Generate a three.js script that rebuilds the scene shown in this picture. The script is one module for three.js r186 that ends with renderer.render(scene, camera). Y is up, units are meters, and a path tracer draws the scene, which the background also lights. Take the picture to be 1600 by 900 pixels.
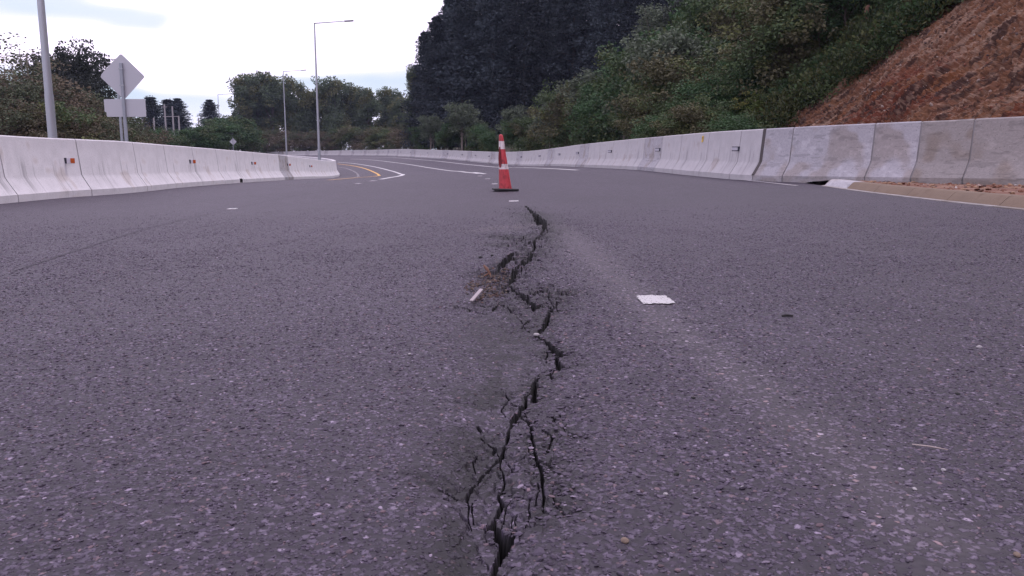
import * as THREE from 'three';
import { mergeGeometries, toCreasedNormals } from 'three/addons/utils/BufferGeometryUtils.js';
import { RoundedBoxGeometry } from 'three/addons/geometries/RoundedBoxGeometry.js';
import { Brush, Evaluator, SUBTRACTION } from 'three-bvh-csg';

// ---------------------------------------------------------------- camera, sky, sun, exposure
const scene = new THREE.Scene();
const F = 1232, CAM_H = 0.45, HORIZON = 258;                  // focal length in photo pixels, eye height, photo row of the horizon
const PITCH = Math.atan((450 - HORIZON) / F);
const camera = new THREE.PerspectiveCamera(2 * Math.atan(450 / F) * 180 / Math.PI, 16 / 9, 0.05, 3000);
camera.position.set(0, CAM_H, 0);
camera.rotation.set(-PITCH, 0, 0);
scene.add(camera);

const renderer = new THREE.WebGLRenderer({ antialias: true });
renderer.toneMapping = THREE.LinearToneMapping;
renderer.toneMappingExposure = 1.0;
renderer.shadowMap.enabled = true;

// seeded noise
function rng(seed) { let a = seed >>> 0; return () => { a = (a + 0x6D2B79F5) >>> 0; let t = a; t = Math.imul(t ^ (t >>> 15), t | 1); t ^= t + Math.imul(t ^ (t >>> 7), t | 61); return ((t ^ (t >>> 14)) >>> 0) / 4294967296; }; }
function hash2(ix, iy, s) { let h = Math.imul(ix, 374761393) + Math.imul(iy, 668265263) + Math.imul(s, 2147483647); h = Math.imul(h ^ (h >>> 13), 1274126177); return ((h ^ (h >>> 16)) >>> 0) / 4294967296; }
function vnoise(x, y, s = 0, px = 0, py = 0) {                  // value noise 0..1, optionally periodic
  const ix = Math.floor(x), iy = Math.floor(y); let fx = x - ix, fy = y - iy;
  fx = fx * fx * (3 - 2 * fx); fy = fy * fy * (3 - 2 * fy);
  const w = (a, p) => p ? ((a % p) + p) % p : a;
  const x0 = w(ix, px), x1 = w(ix + 1, px), y0 = w(iy, py), y1 = w(iy + 1, py);
  const a = hash2(x0, y0, s), b = hash2(x1, y0, s), c = hash2(x0, y1, s), d = hash2(x1, y1, s);
  return (a + (b - a) * fx) * (1 - fy) + (c + (d - c) * fx) * fy;
}
function fbm(x, y, s = 0, o = 4) { let v = 0, a = 0.5, t = 0; for (let i = 0; i < o; i++) { v += a * vnoise(x, y, s + i * 17); t += a; a *= 0.5; x *= 2.03; y *= 2.03; } return v / t; }
const sm = (a, b, x) => { const t = Math.min(1, Math.max(0, (x - a) / (b - a))); return t * t * (3 - 2 * t); };
const lerp = (a, b, t) => a + (b - a) * t;
const clamp = (x, a, b) => Math.min(b, Math.max(a, x));

// sky: bright thin overcast with bluish gaps between long cloud banks
{
  const W = 1024, H = 512, data = new Float32Array(W * H * 4);
  for (let j = 0; j < H; j++) {
    const el = ((j + 0.5) / H - 0.5) * Math.PI;
    for (let i = 0; i < W; i++) {
      const az = ((i + 0.5) / W) * 2 * Math.PI;
      const dx = Math.cos(az) * Math.cos(el), dz = Math.sin(az) * Math.cos(el), up = Math.max(0.02, Math.sin(el));
      // cloud sheet seen in perspective: streaks lengthen towards the horizon
      const k = 1 / (up + 0.12);
      const n = fbm(dx * k * 1.1 + 7.3, dz * k * 1.1 + 2.1, 5, 5);
      const banks = fbm(az * 1.3 * 2 + 3, el * 34 + 1.7, 9, 4);
      const low = Math.exp(-Math.pow((el - 0.085) / 0.05, 2));
      const veil = fbm(az * 3.1 + 1.2 * n, el * 26 + 4.2, 13, 4), mid = sm(0.04, 0.12, el) * (1 - sm(0.32, 0.5, el));
      let gap = sm(0.54, 0.70, n) * 0.8 + low * sm(0.34, 0.56, banks) * 0.95 + mid * sm(0.56, 0.70, veil) * 0.85;
      gap = clamp(gap, 0, 1);
      const cl = 1.48 + 0.7 * (fbm(dx * 2.3 + 11, dz * 2.3 + el * 2, 31, 3) - 0.5);
      const c = [cl * 1.03, cl * 0.915, cl * 1.15], b = [0.72, 0.83, 1.0];
      const o = (j * W + i) * 4;
      for (let q = 0; q < 3; q++) data[o + q] = lerp(c[q], b[q], gap);
      data[o + 3] = 1;
    }
  }
  const t = new THREE.DataTexture(data, W, H, THREE.RGBAFormat, THREE.FloatType);
  t.mapping = THREE.EquirectangularReflectionMapping; t.magFilter = THREE.LinearFilter; t.minFilter = THREE.LinearFilter; t.needsUpdate = true;
  scene.background = t; scene.environment = t;
}
const sun = new THREE.DirectionalLight(new THREE.Color().setRGB(1, 0.91, 0.95), 1.4);
sun.position.set(30, 62, -38); sun.target.position.set(0, 0, -15);
sun.castShadow = true; sun.shadow.radius = 26; sun.shadow.mapSize.set(2048, 2048);
Object.assign(sun.shadow.camera, { left: -80, right: 80, top: 80, bottom: -80, near: 1, far: 300 });
scene.add(sun, sun.target);

// ---------------------------------------------------------------- helpers
const used = {};
function numbered(n) { const k = used[n] = (used[n] ?? -1) + 1; return k ? `${n}_${String(k).padStart(3, '0')}` : n; }
function add(o, name, label, category, group, kind) {
  o.name = numbered(name);
  o.userData = {};
  if (label) o.userData.label = label; if (category) o.userData.category = category; if (group) o.userData.group = group; if (kind) o.userData.kind = kind;
  scene.add(o); return o;
}
function part(parent, name, geo, mat, label) {
  const m = new THREE.Mesh(geo, mat); m.name = name; m.castShadow = m.receiveShadow = true; if (label) m.userData.label = label; parent.add(m); return m;
}
function mesh(geo, mat) { const m = new THREE.Mesh(geo, mat); m.castShadow = m.receiveShadow = true; return m; }
function geom(pos, idx, uv, col) {
  const g = new THREE.BufferGeometry();
  g.setAttribute('position', new THREE.BufferAttribute(pos instanceof Float32Array ? pos : new Float32Array(pos), 3));
  if (uv) g.setAttribute('uv', new THREE.BufferAttribute(uv instanceof Float32Array ? uv : new Float32Array(uv), 2));
  if (col) g.setAttribute('color', new THREE.BufferAttribute(col instanceof Float32Array ? col : new Float32Array(col), 3));
  if (idx) g.setIndex(idx instanceof Uint32Array ? new THREE.BufferAttribute(idx, 1) : idx);
  g.computeVertexNormals(); return g;
}
const lin = (r, g, b) => new THREE.Color().setRGB(r, g, b);
const std = (c, roughness = 0.9, metalness = 0, o = {}) => new THREE.MeshStandardMaterial({ color: c, roughness, metalness, ...o });

// a photo pixel as a direction per metre of depth along the road (depth = -z)
function ray(px, py) {
  const y = (450 - py) / F, s = Math.sin(PITCH), c = Math.cos(PITCH);
  const yy = y * c - s, zz = y * s + c;
  return { x: (px - 800) / F / zz, y: yy / zz };
}
// a wall standing H metres high between two photo rows: where its foot is
function wallFoot(px, top, base, H) { const a = ray(px, top), b = ray(px, base), d = H / (a.y - b.y); return { x: b.x * d, d, y: CAM_H + b.y * d }; }

// ---------------------------------------------------------------- lie of the land
const BH = 0.9;                                                  // barrier height
const leftFoot = [[0, 208.4, 318.3], [100, 214.9, 309], [200, 219.5, 301.7], [280, 226, 293], [380, 235.3, 285.6], [430, 240, 282.3], [480, 246.3, 279.4], [520, 252, 278]].map(a => wallFoot(...a, BH));
const rightFoot = [[1350, 195, 287], [1190, 198, 281], [1100, 205.6, 276], [1000, 215, 266], [900, 225.6, 260.8], [860, 231, 259], [780, 237.3, 257], [700, 235, 249.4], [640, 233, 245.6], [580, 234.2, 243.5], [480, 236, 243]].map(a => wallFoot(...a, BH));
const ctl = [];
const C = (x, d, y) => ctl.push([x, d, y]);
for (const p of leftFoot) C(p.x, p.d, p.y);
for (const p of rightFoot.slice(1)) C(p.x, p.d, p.y);
C(0, 0, 0); C(0, 3, 0); C(0, 6, 0); C(-0.1, 13, 0.01); C(-6.4, 0, -0.05); C(-6.4, -16, -0.05); C(0, -16, 0); C(5, -16, 0.09); C(4.1, 0, 0.09); C(4.25, 6.5, 0.09); C(4.7, 11.3, 0.11);
C(-11, 50, -0.15); C(-15, 62, 0.15); C(-24, 81, 0.63); C(-50, 120, 1.4);
function solveTPS(pts, reg) {
  const n = pts.length, N = n + 3, A = Array.from({ length: N }, () => new Float64Array(N + 1));
  const U = (dx, dy) => { const r2 = dx * dx + dy * dy; return r2 < 1e-9 ? 0 : r2 * Math.log(r2); };
  for (let i = 0; i < n; i++) {
    for (let j = 0; j < n; j++) A[i][j] = U(pts[i][0] - pts[j][0], pts[i][1] - pts[j][1]);
    A[i][i] += reg; A[i][n] = 1; A[i][n + 1] = pts[i][0]; A[i][n + 2] = pts[i][1]; A[i][N] = pts[i][2];
    A[n][i] = 1; A[n + 1][i] = pts[i][0]; A[n + 2][i] = pts[i][1];
  }
  for (let c = 0; c < N; c++) {
    let p = c; for (let r = c + 1; r < N; r++) if (Math.abs(A[r][c]) > Math.abs(A[p][c])) p = r;
    [A[c], A[p]] = [A[p], A[c]];
    for (let r = 0; r < N; r++) if (r !== c) { const f = A[r][c] / A[c][c]; if (f) for (let k = c; k <= N; k++) A[r][k] -= f * A[c][k]; }
  }
  const w = A.map((r, i) => r[N] / r[i]);
  return (x, d) => { let v = w[n] + w[n + 1] * x + w[n + 2] * d; for (let i = 0; i < n; i++) v += w[i] * U(x - pts[i][0], d - pts[i][1]); return v; };
}
const tps = solveTPS(ctl, 40);
function ground(x, d) { return tps(clamp(x, -75, 12), clamp(d, -18, 175)); }
function hit(px, py) {                                            // where the line of sight of a pixel meets the road
  const r = ray(px, py); let a = 0.4, fa = 1;
  for (let d = 0.5; d < 200; d *= 1.01) {
    const f = CAM_H + r.y * d - ground(r.x * d, d);
    if (f < 0) { let lo = a, hi = d; for (let k = 0; k < 20; k++) { const m = (lo + hi) / 2; (CAM_H + r.y * m - ground(r.x * m, m) < 0) ? hi = m : lo = m; } return { x: r.x * hi, d: hi }; }
    a = d; fa = f;
  }
  return null;
}
// polyline interpolation x(d)
function along(pts) { return d => { if (d <= pts[0][1]) return pts[0][0]; for (let i = 1; i < pts.length; i++) if (d <= pts[i][1]) { const t = (d - pts[i - 1][1]) / (pts[i][1] - pts[i - 1][1]); return lerp(pts[i - 1][0], pts[i][0], t); } return pts[pts.length - 1][0]; }; }
function smoothPath(pts, step = 0.5) {                            // [x,d] control points -> evenly spaced points
  const c = new THREE.CatmullRomCurve3(pts.map(p => new THREE.Vector3(p[0], 0, p[1])), false, 'centripetal');
  const n = Math.max(2, Math.round(c.getLength() / step)); c.arcLengthDivisions = n * 4;
  return c.getSpacedPoints(n).map(v => [v.x, v.z]);
}
const leftPts = [[-6.35, -8], [-6.4, 2], ...leftFoot.map(p => [p.x, p.d]), [-10.05, 46.2], [-10.9, 50.2], [-12.5, 55.5], [-15, 62], [-19, 71], [-24, 81], [-33, 96]];
const rightPts = [[9.4, 5.0], [8.2, 7.4], [6.75, 10.0], ...rightFoot.filter((p, i) => i > 0).map(p => [p.x, p.d]), [-62, 178]];
const leftPath = smoothPath(leftPts), rightPath = smoothPath(rightPts);
const xLeftB = along(leftPath.filter((p, i, a) => p[1] < 46)), xRightB = along(rightPath);
const kerbPts = [[3.9, -14], [4.0, 0], [4.22, 6.4], [4.42, 8.8], [4.62, 11.2], [4.68, 11.9]];
const xKerb = along(kerbPts);
const roadRight = d => d < 11.9 ? xKerb(d) + 0.02 : Math.min(xRightB(d) + 0.05, d < 13.8 ? 4.7 : 99);
const roadLeft = d => d < 45 ? xLeftB(d) - 0.06 : lerp(xLeftB(45), -74, sm(45, 56, d));

// ---------------------------------------------------------------- textures
function tex(w, h, fill, srgb = true) {
  const d = new Uint8Array(w * h * 4); fill(d, w, h);
  const t = new THREE.DataTexture(d, w, h, THREE.RGBAFormat, THREE.UnsignedByteType);
  t.wrapS = t.wrapT = THREE.RepeatWrapping; t.magFilter = THREE.LinearFilter; t.minFilter = THREE.LinearMipmapLinearFilter; t.generateMipmaps = true;
  if (srgb) t.colorSpace = THREE.SRGBColorSpace; t.needsUpdate = true; return t;
}
const s8 = v => { v = clamp(v, 0, 1); return 255 * (v <= 0.0031308 ? v * 12.92 : 1.055 * Math.pow(v, 1 / 2.4) - 0.055); };

// asphalt: chips of stone set in bitumen; tile of 2.4 m
const ASPH = 2.4;
const stoneTone = R => {
  const q = R();
  if (q < 0.028) { const v = 0.15 + 0.13 * R(); return [v, v * 0.96, v * 1.0]; }
  if (q < 0.075) { const v = 0.085 + 0.07 * R(); return [v * 1.2, v * 0.97, v * 0.9]; }
  if (q < 0.40) { const v = 0.078 + 0.05 * R(); return [v, v * 0.94, v * 1.04]; }
  const v = 0.045 + 0.045 * R(); return [v, v * 0.94, v * 1.08];
};
let asphaltMap, asphaltBump;
{
  const N = 2048, m = N / ASPH, hgt = new Float32Array(N * N), col = new Float32Array(N * N * 3), R = rng(11);
  for (let j = 0; j < N; j++) for (let i = 0; i < N; i++) {
    const k = j * N + i, n = vnoise(i / 5, j / 5, 3, Math.floor(N / 5), Math.floor(N / 5)), b = 0.022 + 0.016 * n;
    hgt[k] = 0.12 * n; col[k * 3] = b; col[k * 3 + 1] = b * 0.95; col[k * 3 + 2] = b * 1.03;
  }
  for (let s = 0; s < 92000; s++) {
    const r = (0.0016 + 0.0042 * Math.pow(R(), 1.8)) * m, cx = R() * N, cy = R() * N, a = R() * 6.28, e = 0.6 + 0.4 * R(), ca = Math.cos(a), sa = Math.sin(a), c = stoneTone(R), top = 0.35 + 0.65 * R(), p1 = R() * 6, p2 = R() * 6, q = Math.ceil(r * 1.4);
    for (let y = -q; y <= q; y++) for (let x = -q; x <= q; x++) {
      const u = (x * ca + y * sa), v = (-x * sa + y * ca) / e, th = Math.atan2(v, u), rr = Math.sqrt(u * u + v * v) / (r * (1 + 0.16 * Math.sin(3 * th + p1) + 0.1 * Math.sin(5 * th + p2)));
      if (rr < 1) {
        const k = ((Math.round(cy + y) + N) % N) * N + (Math.round(cx + x) + N) % N, h = top * Math.sqrt(1 - rr * rr * rr * rr);
        if (h > hgt[k]) { hgt[k] = h; const w = 0.92 + 0.16 * ((x * 7 + y * 13 + s) % 5) / 5; col[k * 3] = c[0] * w; col[k * 3 + 1] = c[1] * w; col[k * 3 + 2] = c[2] * w; }
      }
    }
  }
  asphaltMap = tex(N, N, d => { for (let k = 0; k < N * N; k++) { d[k * 4] = s8(col[k * 3]); d[k * 4 + 1] = s8(col[k * 3 + 1]); d[k * 4 + 2] = s8(col[k * 3 + 2]); d[k * 4 + 3] = 255; } });
  asphaltBump = tex(N, N, d => { for (let k = 0; k < N * N; k++) { d[k * 4] = d[k * 4 + 1] = d[k * 4 + 2] = 255 * clamp(hgt[k], 0, 1); d[k * 4 + 3] = 255; } }, false);
}
// concrete: pale cement with form marks, run-off streaks and pores; tile 6 m along by 1.5 m up
let concreteMap, concreteBump;
{
  const W = 2048, H = 512, P = 48;
  const streak = new Float32Array(W); for (let i = 0; i < W; i++) streak[i] = sm(0.58, 0.85, fbmP(i / W * 90, 0, 90)) ;
  function fbmP(x, s, p) { return 0.5 * vnoise(x, s + 0.3, 71, p) + 0.3 * vnoise(x * 2, s + 3.3, 72, p * 2) + 0.2 * vnoise(x * 4, s + 7.3, 73, p * 4); }
  const hb = new Float32Array(W * H);
  concreteMap = tex(W, H, d => {
    for (let j = 0; j < H; j++) for (let i = 0; i < W; i++) {
      const x = i / W, y = j / H, k = j * W + i;
      const big = vnoise(x * 12, y * 3, 81, 12, 3), mid = vnoise(x * P, y * 12, 82, P, 12), fine = vnoise(x * 400, y * 100, 83, 400, 100), grain = hash2(i, j, 84);
      const st = streak[i] * sm(0.12, 0.32, y + 0.12 * big) * (1 - sm(0.46, 0.62, y + 0.1 * mid)) * (0.4 + 0.6 * vnoise(x * 160, y * 9, 87, 160, 9));
      const blot = sm(0.56, 0.8, 0.6 * big + 0.4 * mid), pore = hash2(Math.floor(i / 2), Math.floor(j / 2), 85) > 0.9965 ? 1 : 0;
      let v = 0.40 * (1 + 0.12 * (big - 0.5) + 0.13 * (mid - 0.5) + 0.08 * (fine - 0.5) + 0.06 * (grain - 0.5)) * (1 - 0.58 * st) * (1 - 0.26 * blot) * (1 - 0.5 * pore);
      hb[k] = 0.5 + 0.3 * (mid - 0.5) + 0.25 * (fine - 0.5) - 0.5 * pore;
      d[k * 4] = s8(v * (1.0 + 0.05 * blot)); d[k * 4 + 1] = s8(v * 0.965); d[k * 4 + 2] = s8(v * (0.99 - 0.05 * blot)); d[k * 4 + 3] = 255;
    }
  });
  concreteBump = tex(W, H, d => { for (let k = 0; k < W * H; k++) { d[k * 4] = d[k * 4 + 1] = d[k * 4 + 2] = 255 * clamp(hb[k], 0, 1); d[k * 4 + 3] = 255; } }, false);
}
let oldMap;                                                         // weathered concrete: smears, brown damp patches and scrapes
{
  const W = 2048, H = 512;
  oldMap = tex(W, H, d => {
    for (let j = 0; j < H; j++) for (let i = 0; i < W; i++) {
      const x = i / W, y = j / H, k = j * W + i;
      const big = 0.6 * vnoise(x * 14, y * 4, 91, 14, 4) + 0.4 * vnoise(x * 34, y * 10, 92, 34, 10), smear = 0.6 * vnoise(x * 26, y * 26, 93, 26, 26) + 0.4 * vnoise(x * 70, y * 60, 94, 70, 60), fine = vnoise(x * 300, y * 90, 95, 300, 90), grain = hash2(i, j, 96);
      const dark = sm(0.50, 0.72, big), sc = sm(0.62, 0.78, smear), pale = sm(0.60, 0.78, 0.5 * vnoise(x * 40, y * 8, 97, 40, 8) + 0.5 * vnoise(x * 90, y * 30, 98, 90, 30)), pore = hash2(Math.floor(i / 3), Math.floor(j / 3), 99) > 0.994 ? 1 : 0;
      const v = 0.255 * (1 + 0.18 * (fine - 0.5) + 0.1 * (grain - 0.5)) * (1 - 0.24 * dark) * (1 - 0.2 * sc) * (1 + 0.16 * pale) * (1 - 0.5 * pore);
      d[k * 4] = s8(v * (1 + 0.07 * dark)); d[k * 4 + 1] = s8(v * 0.97); d[k * 4 + 2] = s8(v * (1 - 0.08 * dark)); d[k * 4 + 3] = 255;
    }
  });
}
const M = {
  asphalt: new THREE.MeshPhysicalMaterial({ map: asphaltMap, bumpMap: asphaltBump, bumpScale: 0.004, roughness: 0.62, specularIntensity: 0.62, vertexColors: true }),
  concreteLight: std(lin(1.45, 1.45, 1.48), 0.88, 0, { map: concreteMap, bumpMap: concreteBump, bumpScale: 0.004 }),
  concrete: std(lin(1.02, 1.02, 1.03), 0.9, 0, { map: concreteMap, bumpMap: concreteBump, bumpScale: 0.004 }),
  concreteGrey: std(lin(1.3, 1.3, 1.36), 0.9, 0, { map: oldMap, bumpMap: concreteBump, bumpScale: 0.005 }),
  concreteOld: std(lin(1, 0.95, 0.9), 0.92, 0, { map: oldMap, bumpMap: concreteBump, bumpScale: 0.007 }),
  filler: std(lin(0.23, 0.22, 0.225), 0.95),
  seal: std(lin(0.07, 0.06, 0.06), 0.9),
  kerbDusty: std(lin(0.38, 0.28, 0.195), 0.95, 0, { map: concreteMap, bumpMap: concreteBump, bumpScale: 0.006 }),
  paintWhite: std(lin(0.54, 0.53, 0.54), 0.75, 0, {}),
  paintOld: std(lin(0.40, 0.385, 0.40), 0.75, 0, {}),
  paintYellow: std(lin(0.62, 0.36, 0.08), 0.7, 0, {}),
  galv: std(lin(0.36, 0.375, 0.41), 0.45, 0.6),
  aluBack: std(lin(0.46, 0.46, 0.5), 0.55, 0.25),
};

// ---------------------------------------------------------------- road surface with the crack
const crackPx = [
  [[763, 960, 9], [765, 930, 9], [768, 897, 9], [773, 878, 8], [780, 862, 10], [789, 848, 13], [792, 838, 13], [783, 827, 11], [777, 817, 7]], [[792, 838, 12], [799, 834, 9], [805, 831, 5]],
  [[767, 812, 11], [772, 800, 6], [780, 785, 7], [786, 776, 5], [780, 766, 6], [779, 761, 4], [785, 757, 3], [789, 745, 4]],
  [[729, 766, 4], [735, 755, 3], [747, 740, 3], [757, 728, 3], [766, 719, 3.5], [775, 712, 4], [784, 702, 6], [785, 696, 4], [790, 685, 3], [793, 675, 4], [795, 664, 4], [800, 655, 5], [806, 644, 10], [812, 636, 6], [818, 630, 7], [822, 622, 4], [821, 613, 4], [828, 607, 3]],
  [[834, 623, 7], [835, 615, 7], [834, 606, 6], [837, 598, 7], [835, 591, 5], [840, 586, 3.5], [847, 583, 2.5]],
  [[814, 646, 3], [820, 651, 4], [826, 655, 6], [829, 662, 3], [832, 667, 5], [830, 676, 4], [832, 684, 4], [834, 692, 4], [834, 700, 3], [838, 715, 5], [846, 732, 5], [848, 752, 5], [847, 760, 3], [850, 778, 4], [848, 790, 3], [848, 800, 4]],
  [[862, 652, 4], [870, 656, 7], [878, 655, 4]], [[846, 672, 4], [852, 674, 5], [860, 680, 3], [864, 685, 5], [860, 692, 3], [857, 702, 4], [853, 708, 5]],
  [[865, 588, 6], [859, 580, 5], [865, 575, 5], [876, 571, 8], [873, 566, 6], [870, 560, 6]], [[853, 558, 2], [864, 556, 2.5], [870, 555, 3]],
  [[880, 552, 8], [872, 547, 10], [864, 541, 8], [860, 535, 6], [854, 530, 5]],
  [[837, 520, 5], [842, 515, 6], [850, 509, 6], [853, 503, 6], [855, 497, 6], [858, 491, 4], [862, 487, 3], [861, 482, 2]],
  [[806, 462, 3], [815, 467, 4], [823, 472, 6], [826, 477, 5], [833, 480, 6], [834, 485, 5]],
  [[785, 462, 2.5], [792, 456, 3], [801, 444, 7], [806, 433, 5], [816, 425, 7], [826, 417, 6], [831, 409, 3]],
  [[834, 387, 4], [842, 380, 3]], [[818, 392, 2], [826, 396, 2.5], [831, 395, 2]], [[852, 361, 3], [856, 370, 2], [852, 376, 1.5]], [[805, 384, 2], [812, 379, 2.5], [824, 372, 2]],
  [[801, 409, 4], [794, 415, 8], [788, 421, 9], [781, 428, 6], [775, 436, 3]],
  [[770, 484, 4], [775, 479, 4], [782, 476, 4], [787, 478, 3]], [[750, 475, 2.5], [758, 479, 3]],
  [[851, 354, 10], [844, 346, 9], [837, 338, 6], [829, 330, 4], [821, 323, 3], [813, 317, 2.5], [806, 311, 1.6], [800, 305, 1.3]],
  [[747, 657, 4], [752, 661, 3], [756, 664, 2]], [[752, 672, 2], [765, 684, 3], [774, 690, 4], [770, 694, 3]],
  [[790, 640, 2], [783, 630, 2], [796, 614, 2.5], [790, 606, 2]], [[740, 800, 2], [737, 785, 2.5], [738, 770, 2]], [[868, 470, 1.8], [880, 462, 2], [890, 466, 1.5]],
  [[777, 817, 6], [770, 814, 6], [767, 811, 8]], [[789, 745, 3], [786, 730, 2.5], [781, 716, 2.5], [784, 703, 3]], [[828, 607, 3], [833, 605, 4]], [[847, 583, 2.5], [853, 583, 2.5], [859, 580, 4]], [[870, 560, 5], [871, 555, 5]], [[854, 530, 4], [847, 526, 3], [838, 521, 4]], [[861, 482, 2], [850, 479, 2.5], [834, 484, 4]], [[806, 462, 3], [798, 457, 3], [793, 454, 3]], [[831, 409, 3], [836, 399, 3], [834, 388, 4]], [[842, 380, 3], [849, 369, 3], [852, 357, 6]],
  [[729, 766, 3], [733, 780, 2.5], [731, 796, 2], [737, 812, 2]], [[745, 700, 2], [739, 712, 2], [744, 728, 1.6]],
];
{
  const R = rng(191), main = crackPx.slice(0, 20).flat();               // fine side cracks straying from the main one
  for (let k = 0; k < 46; k++) {
    const p = main[Math.floor(R() * main.length)], line = []; if (p[1] > 920) continue;
    let x = p[0] + (R() - 0.5) * (p[1] - 250) * 0.10, y = p[1] + (R() - 0.5) * 20, a = R() * 6.28; const sc = (p[1] - 258) / 400;
    for (let i = 0, n = 3 + Math.floor(R() * 4); i < n; i++) { line.push([x, y, (1.1 + 1.6 * R()) * (i === n - 1 ? 0.5 : 1)]); a += (R() - 0.5) * 1.6; x += Math.cos(a) * 9 * (0.5 + sc); y += Math.sin(a) * 9 * sc; if (y < 320) break; }
    if (line.length > 1) crackPx.push(line);
  }
}
const crackSeg = [];
for (const line of crackPx) for (let i = 1; i < line.length; i++) {
  const a = hit(line[i - 1][0], line[i - 1][1]), b = hit(line[i][0], line[i][1]);
  const wd = w => w * Math.pow(w / 6, 0.45);                            // hairlines stay hairlines
  crackSeg.push([a.x, a.d, wd(line[i - 1][2]) * a.d / F / 2, b.x, b.d, wd(line[i][2]) * b.d / F / 2]);
}
crackSeg.sort((a, b) => Math.min(a[1], a[4]) - Math.min(b[1], b[4]));
function crackAt(x, d) {                                          // [depth of the crack, distance to the nearest crack]
  let depth = 0, near = 9;
  const j = 0.5 * (vnoise(x * 95, d * 70, 201) - 0.5) + 0.3 * (vnoise(x * 310, d * 220, 202) - 0.5);
  for (const s of crackSeg) {
    const lo = Math.min(s[1], s[4]) - 0.45, hi = Math.max(s[1], s[4]) + 0.45;
    if (d < lo) break; if (d > hi) continue;
    const ux = s[3] - s[0], ud = s[4] - s[1], t = clamp(((x - s[0]) * ux + (d - s[1]) * ud) / (ux * ux + ud * ud + 1e-9), 0, 1);
    const r = Math.hypot(x - s[0] - ux * t, d - s[1] - ud * t), w = lerp(s[2], s[5], t);
    if (r < near) near = r;
    const q = r / (w * 1.4 * (1 + 1.5 * j));
    if (q < 1.15) { const dep = Math.min(0.12, 0.008 + w * 8) * (1 - sm(0.45, 1.15, q)); if (dep > depth) depth = dep; }
  }
  return [depth, near];
}
function cells(x, d, s) {                                          // Worley noise: [distance to the border between two cells, number of the cell]
  const ix = Math.floor(x), id = Math.floor(d); let a = 9, b = 9, n = 0;
  for (let i = -1; i <= 1; i++) for (let j = -1; j <= 1; j++) { const px = ix + i + hash2(ix + i, id + j, s), pd = id + j + hash2(ix + i, id + j, s + 1), r = Math.hypot(px - x, pd - d); if (r < a) { b = a; a = r; n = hash2(ix + i, id + j, s + 2); } else if (r < b) b = r; }
  return [b - a, n];
}
const spine = along([[764, 940], [770, 890], [790, 845], [790, 745], [812, 640], [838, 590], [866, 560], [846, 510], [825, 478], [795, 445], [800, 415], [835, 385], [852, 357], [836, 338], [813, 317], [802, 306]].map(p => { const h = hit(...p); return [h.x, h.d]; }));
function heave(x, d) {                                            // the slab edges are pushed up along the crack
  if (d > 9 || d < 0.4) return 0;
  const A = 0.006 + 0.034 * sm(2.2, 3.4, d) * (1 - sm(5.35, 5.9, d)) + 0.012 * sm(5.9, 6.4, d) * (1 - sm(7, 9, d));
  const u = x - spine(d), right = d < 5.7;
  return A * (u < 0 ? Math.exp(-Math.pow(u / (right ? 0.11 : 0.4), 2)) : Math.exp(-Math.pow(u / (right ? 0.55 : 0.1), 2))) * (d < 0.8 ? d / 0.8 : 1);
}
const nearFade = d => 1 - sm(3.5, 6, d);
function roadY(x, d, crack) {
  let y = ground(x, d);
  if (d < 9 && d > 0.3 && Math.abs(x) < 3) {
    y += heave(x, d);
    if (crack) {
      y -= crack[0];
      const wide = 0.035 * Math.max(1, d * 0.75), z = Math.exp(-Math.pow(crack[1] / wide, 2));
      if (z > 0.02) {
        const k = d < 2 ? 42 : d < 3.3 ? 27 : 18, w = cells(x * k + 0.8 * vnoise(x * 60, d * 60, 219), d * k * 0.7, 215);
        y += z * ((0.0035 + 0.016 * sm(2.2, 3, d)) * (w[1] - 0.6) - (0.003 + 0.011 * sm(2.2, 3, d)) * (1 - sm(0.04, 0.16, w[0])) + 0.006 * (fbm(x * 60, d * 40, 211, 3) - 0.5) - 0.004);
      }
      y -= 0.016 * Math.exp(-Math.pow((x - spine(d) + 0.03 * d) / (0.05 * d), 2)) * (1 - sm(1.9, 2.6, d));   // the left edge has sunk
    }
    y += nearFade(d) * (0.0022 * (vnoise(x * 90, d * 90, 221) - 0.5) + 0.0016 * (vnoise(x * 210, d * 210, 222) - 0.5));
  }
  return y + 0.004 * (fbm(x * 0.9, d * 0.9, 231, 2) - 0.5);
}
const dustLine = along([[1590, 960], [1520, 890], [1440, 825], [1330, 735], [1240, 655], [1165, 597], [1080, 540], [1010, 483], [940, 425], [885, 375], [862, 357]].map(p => { const h = hit(...p); return [h.x, h.d]; }));
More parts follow.
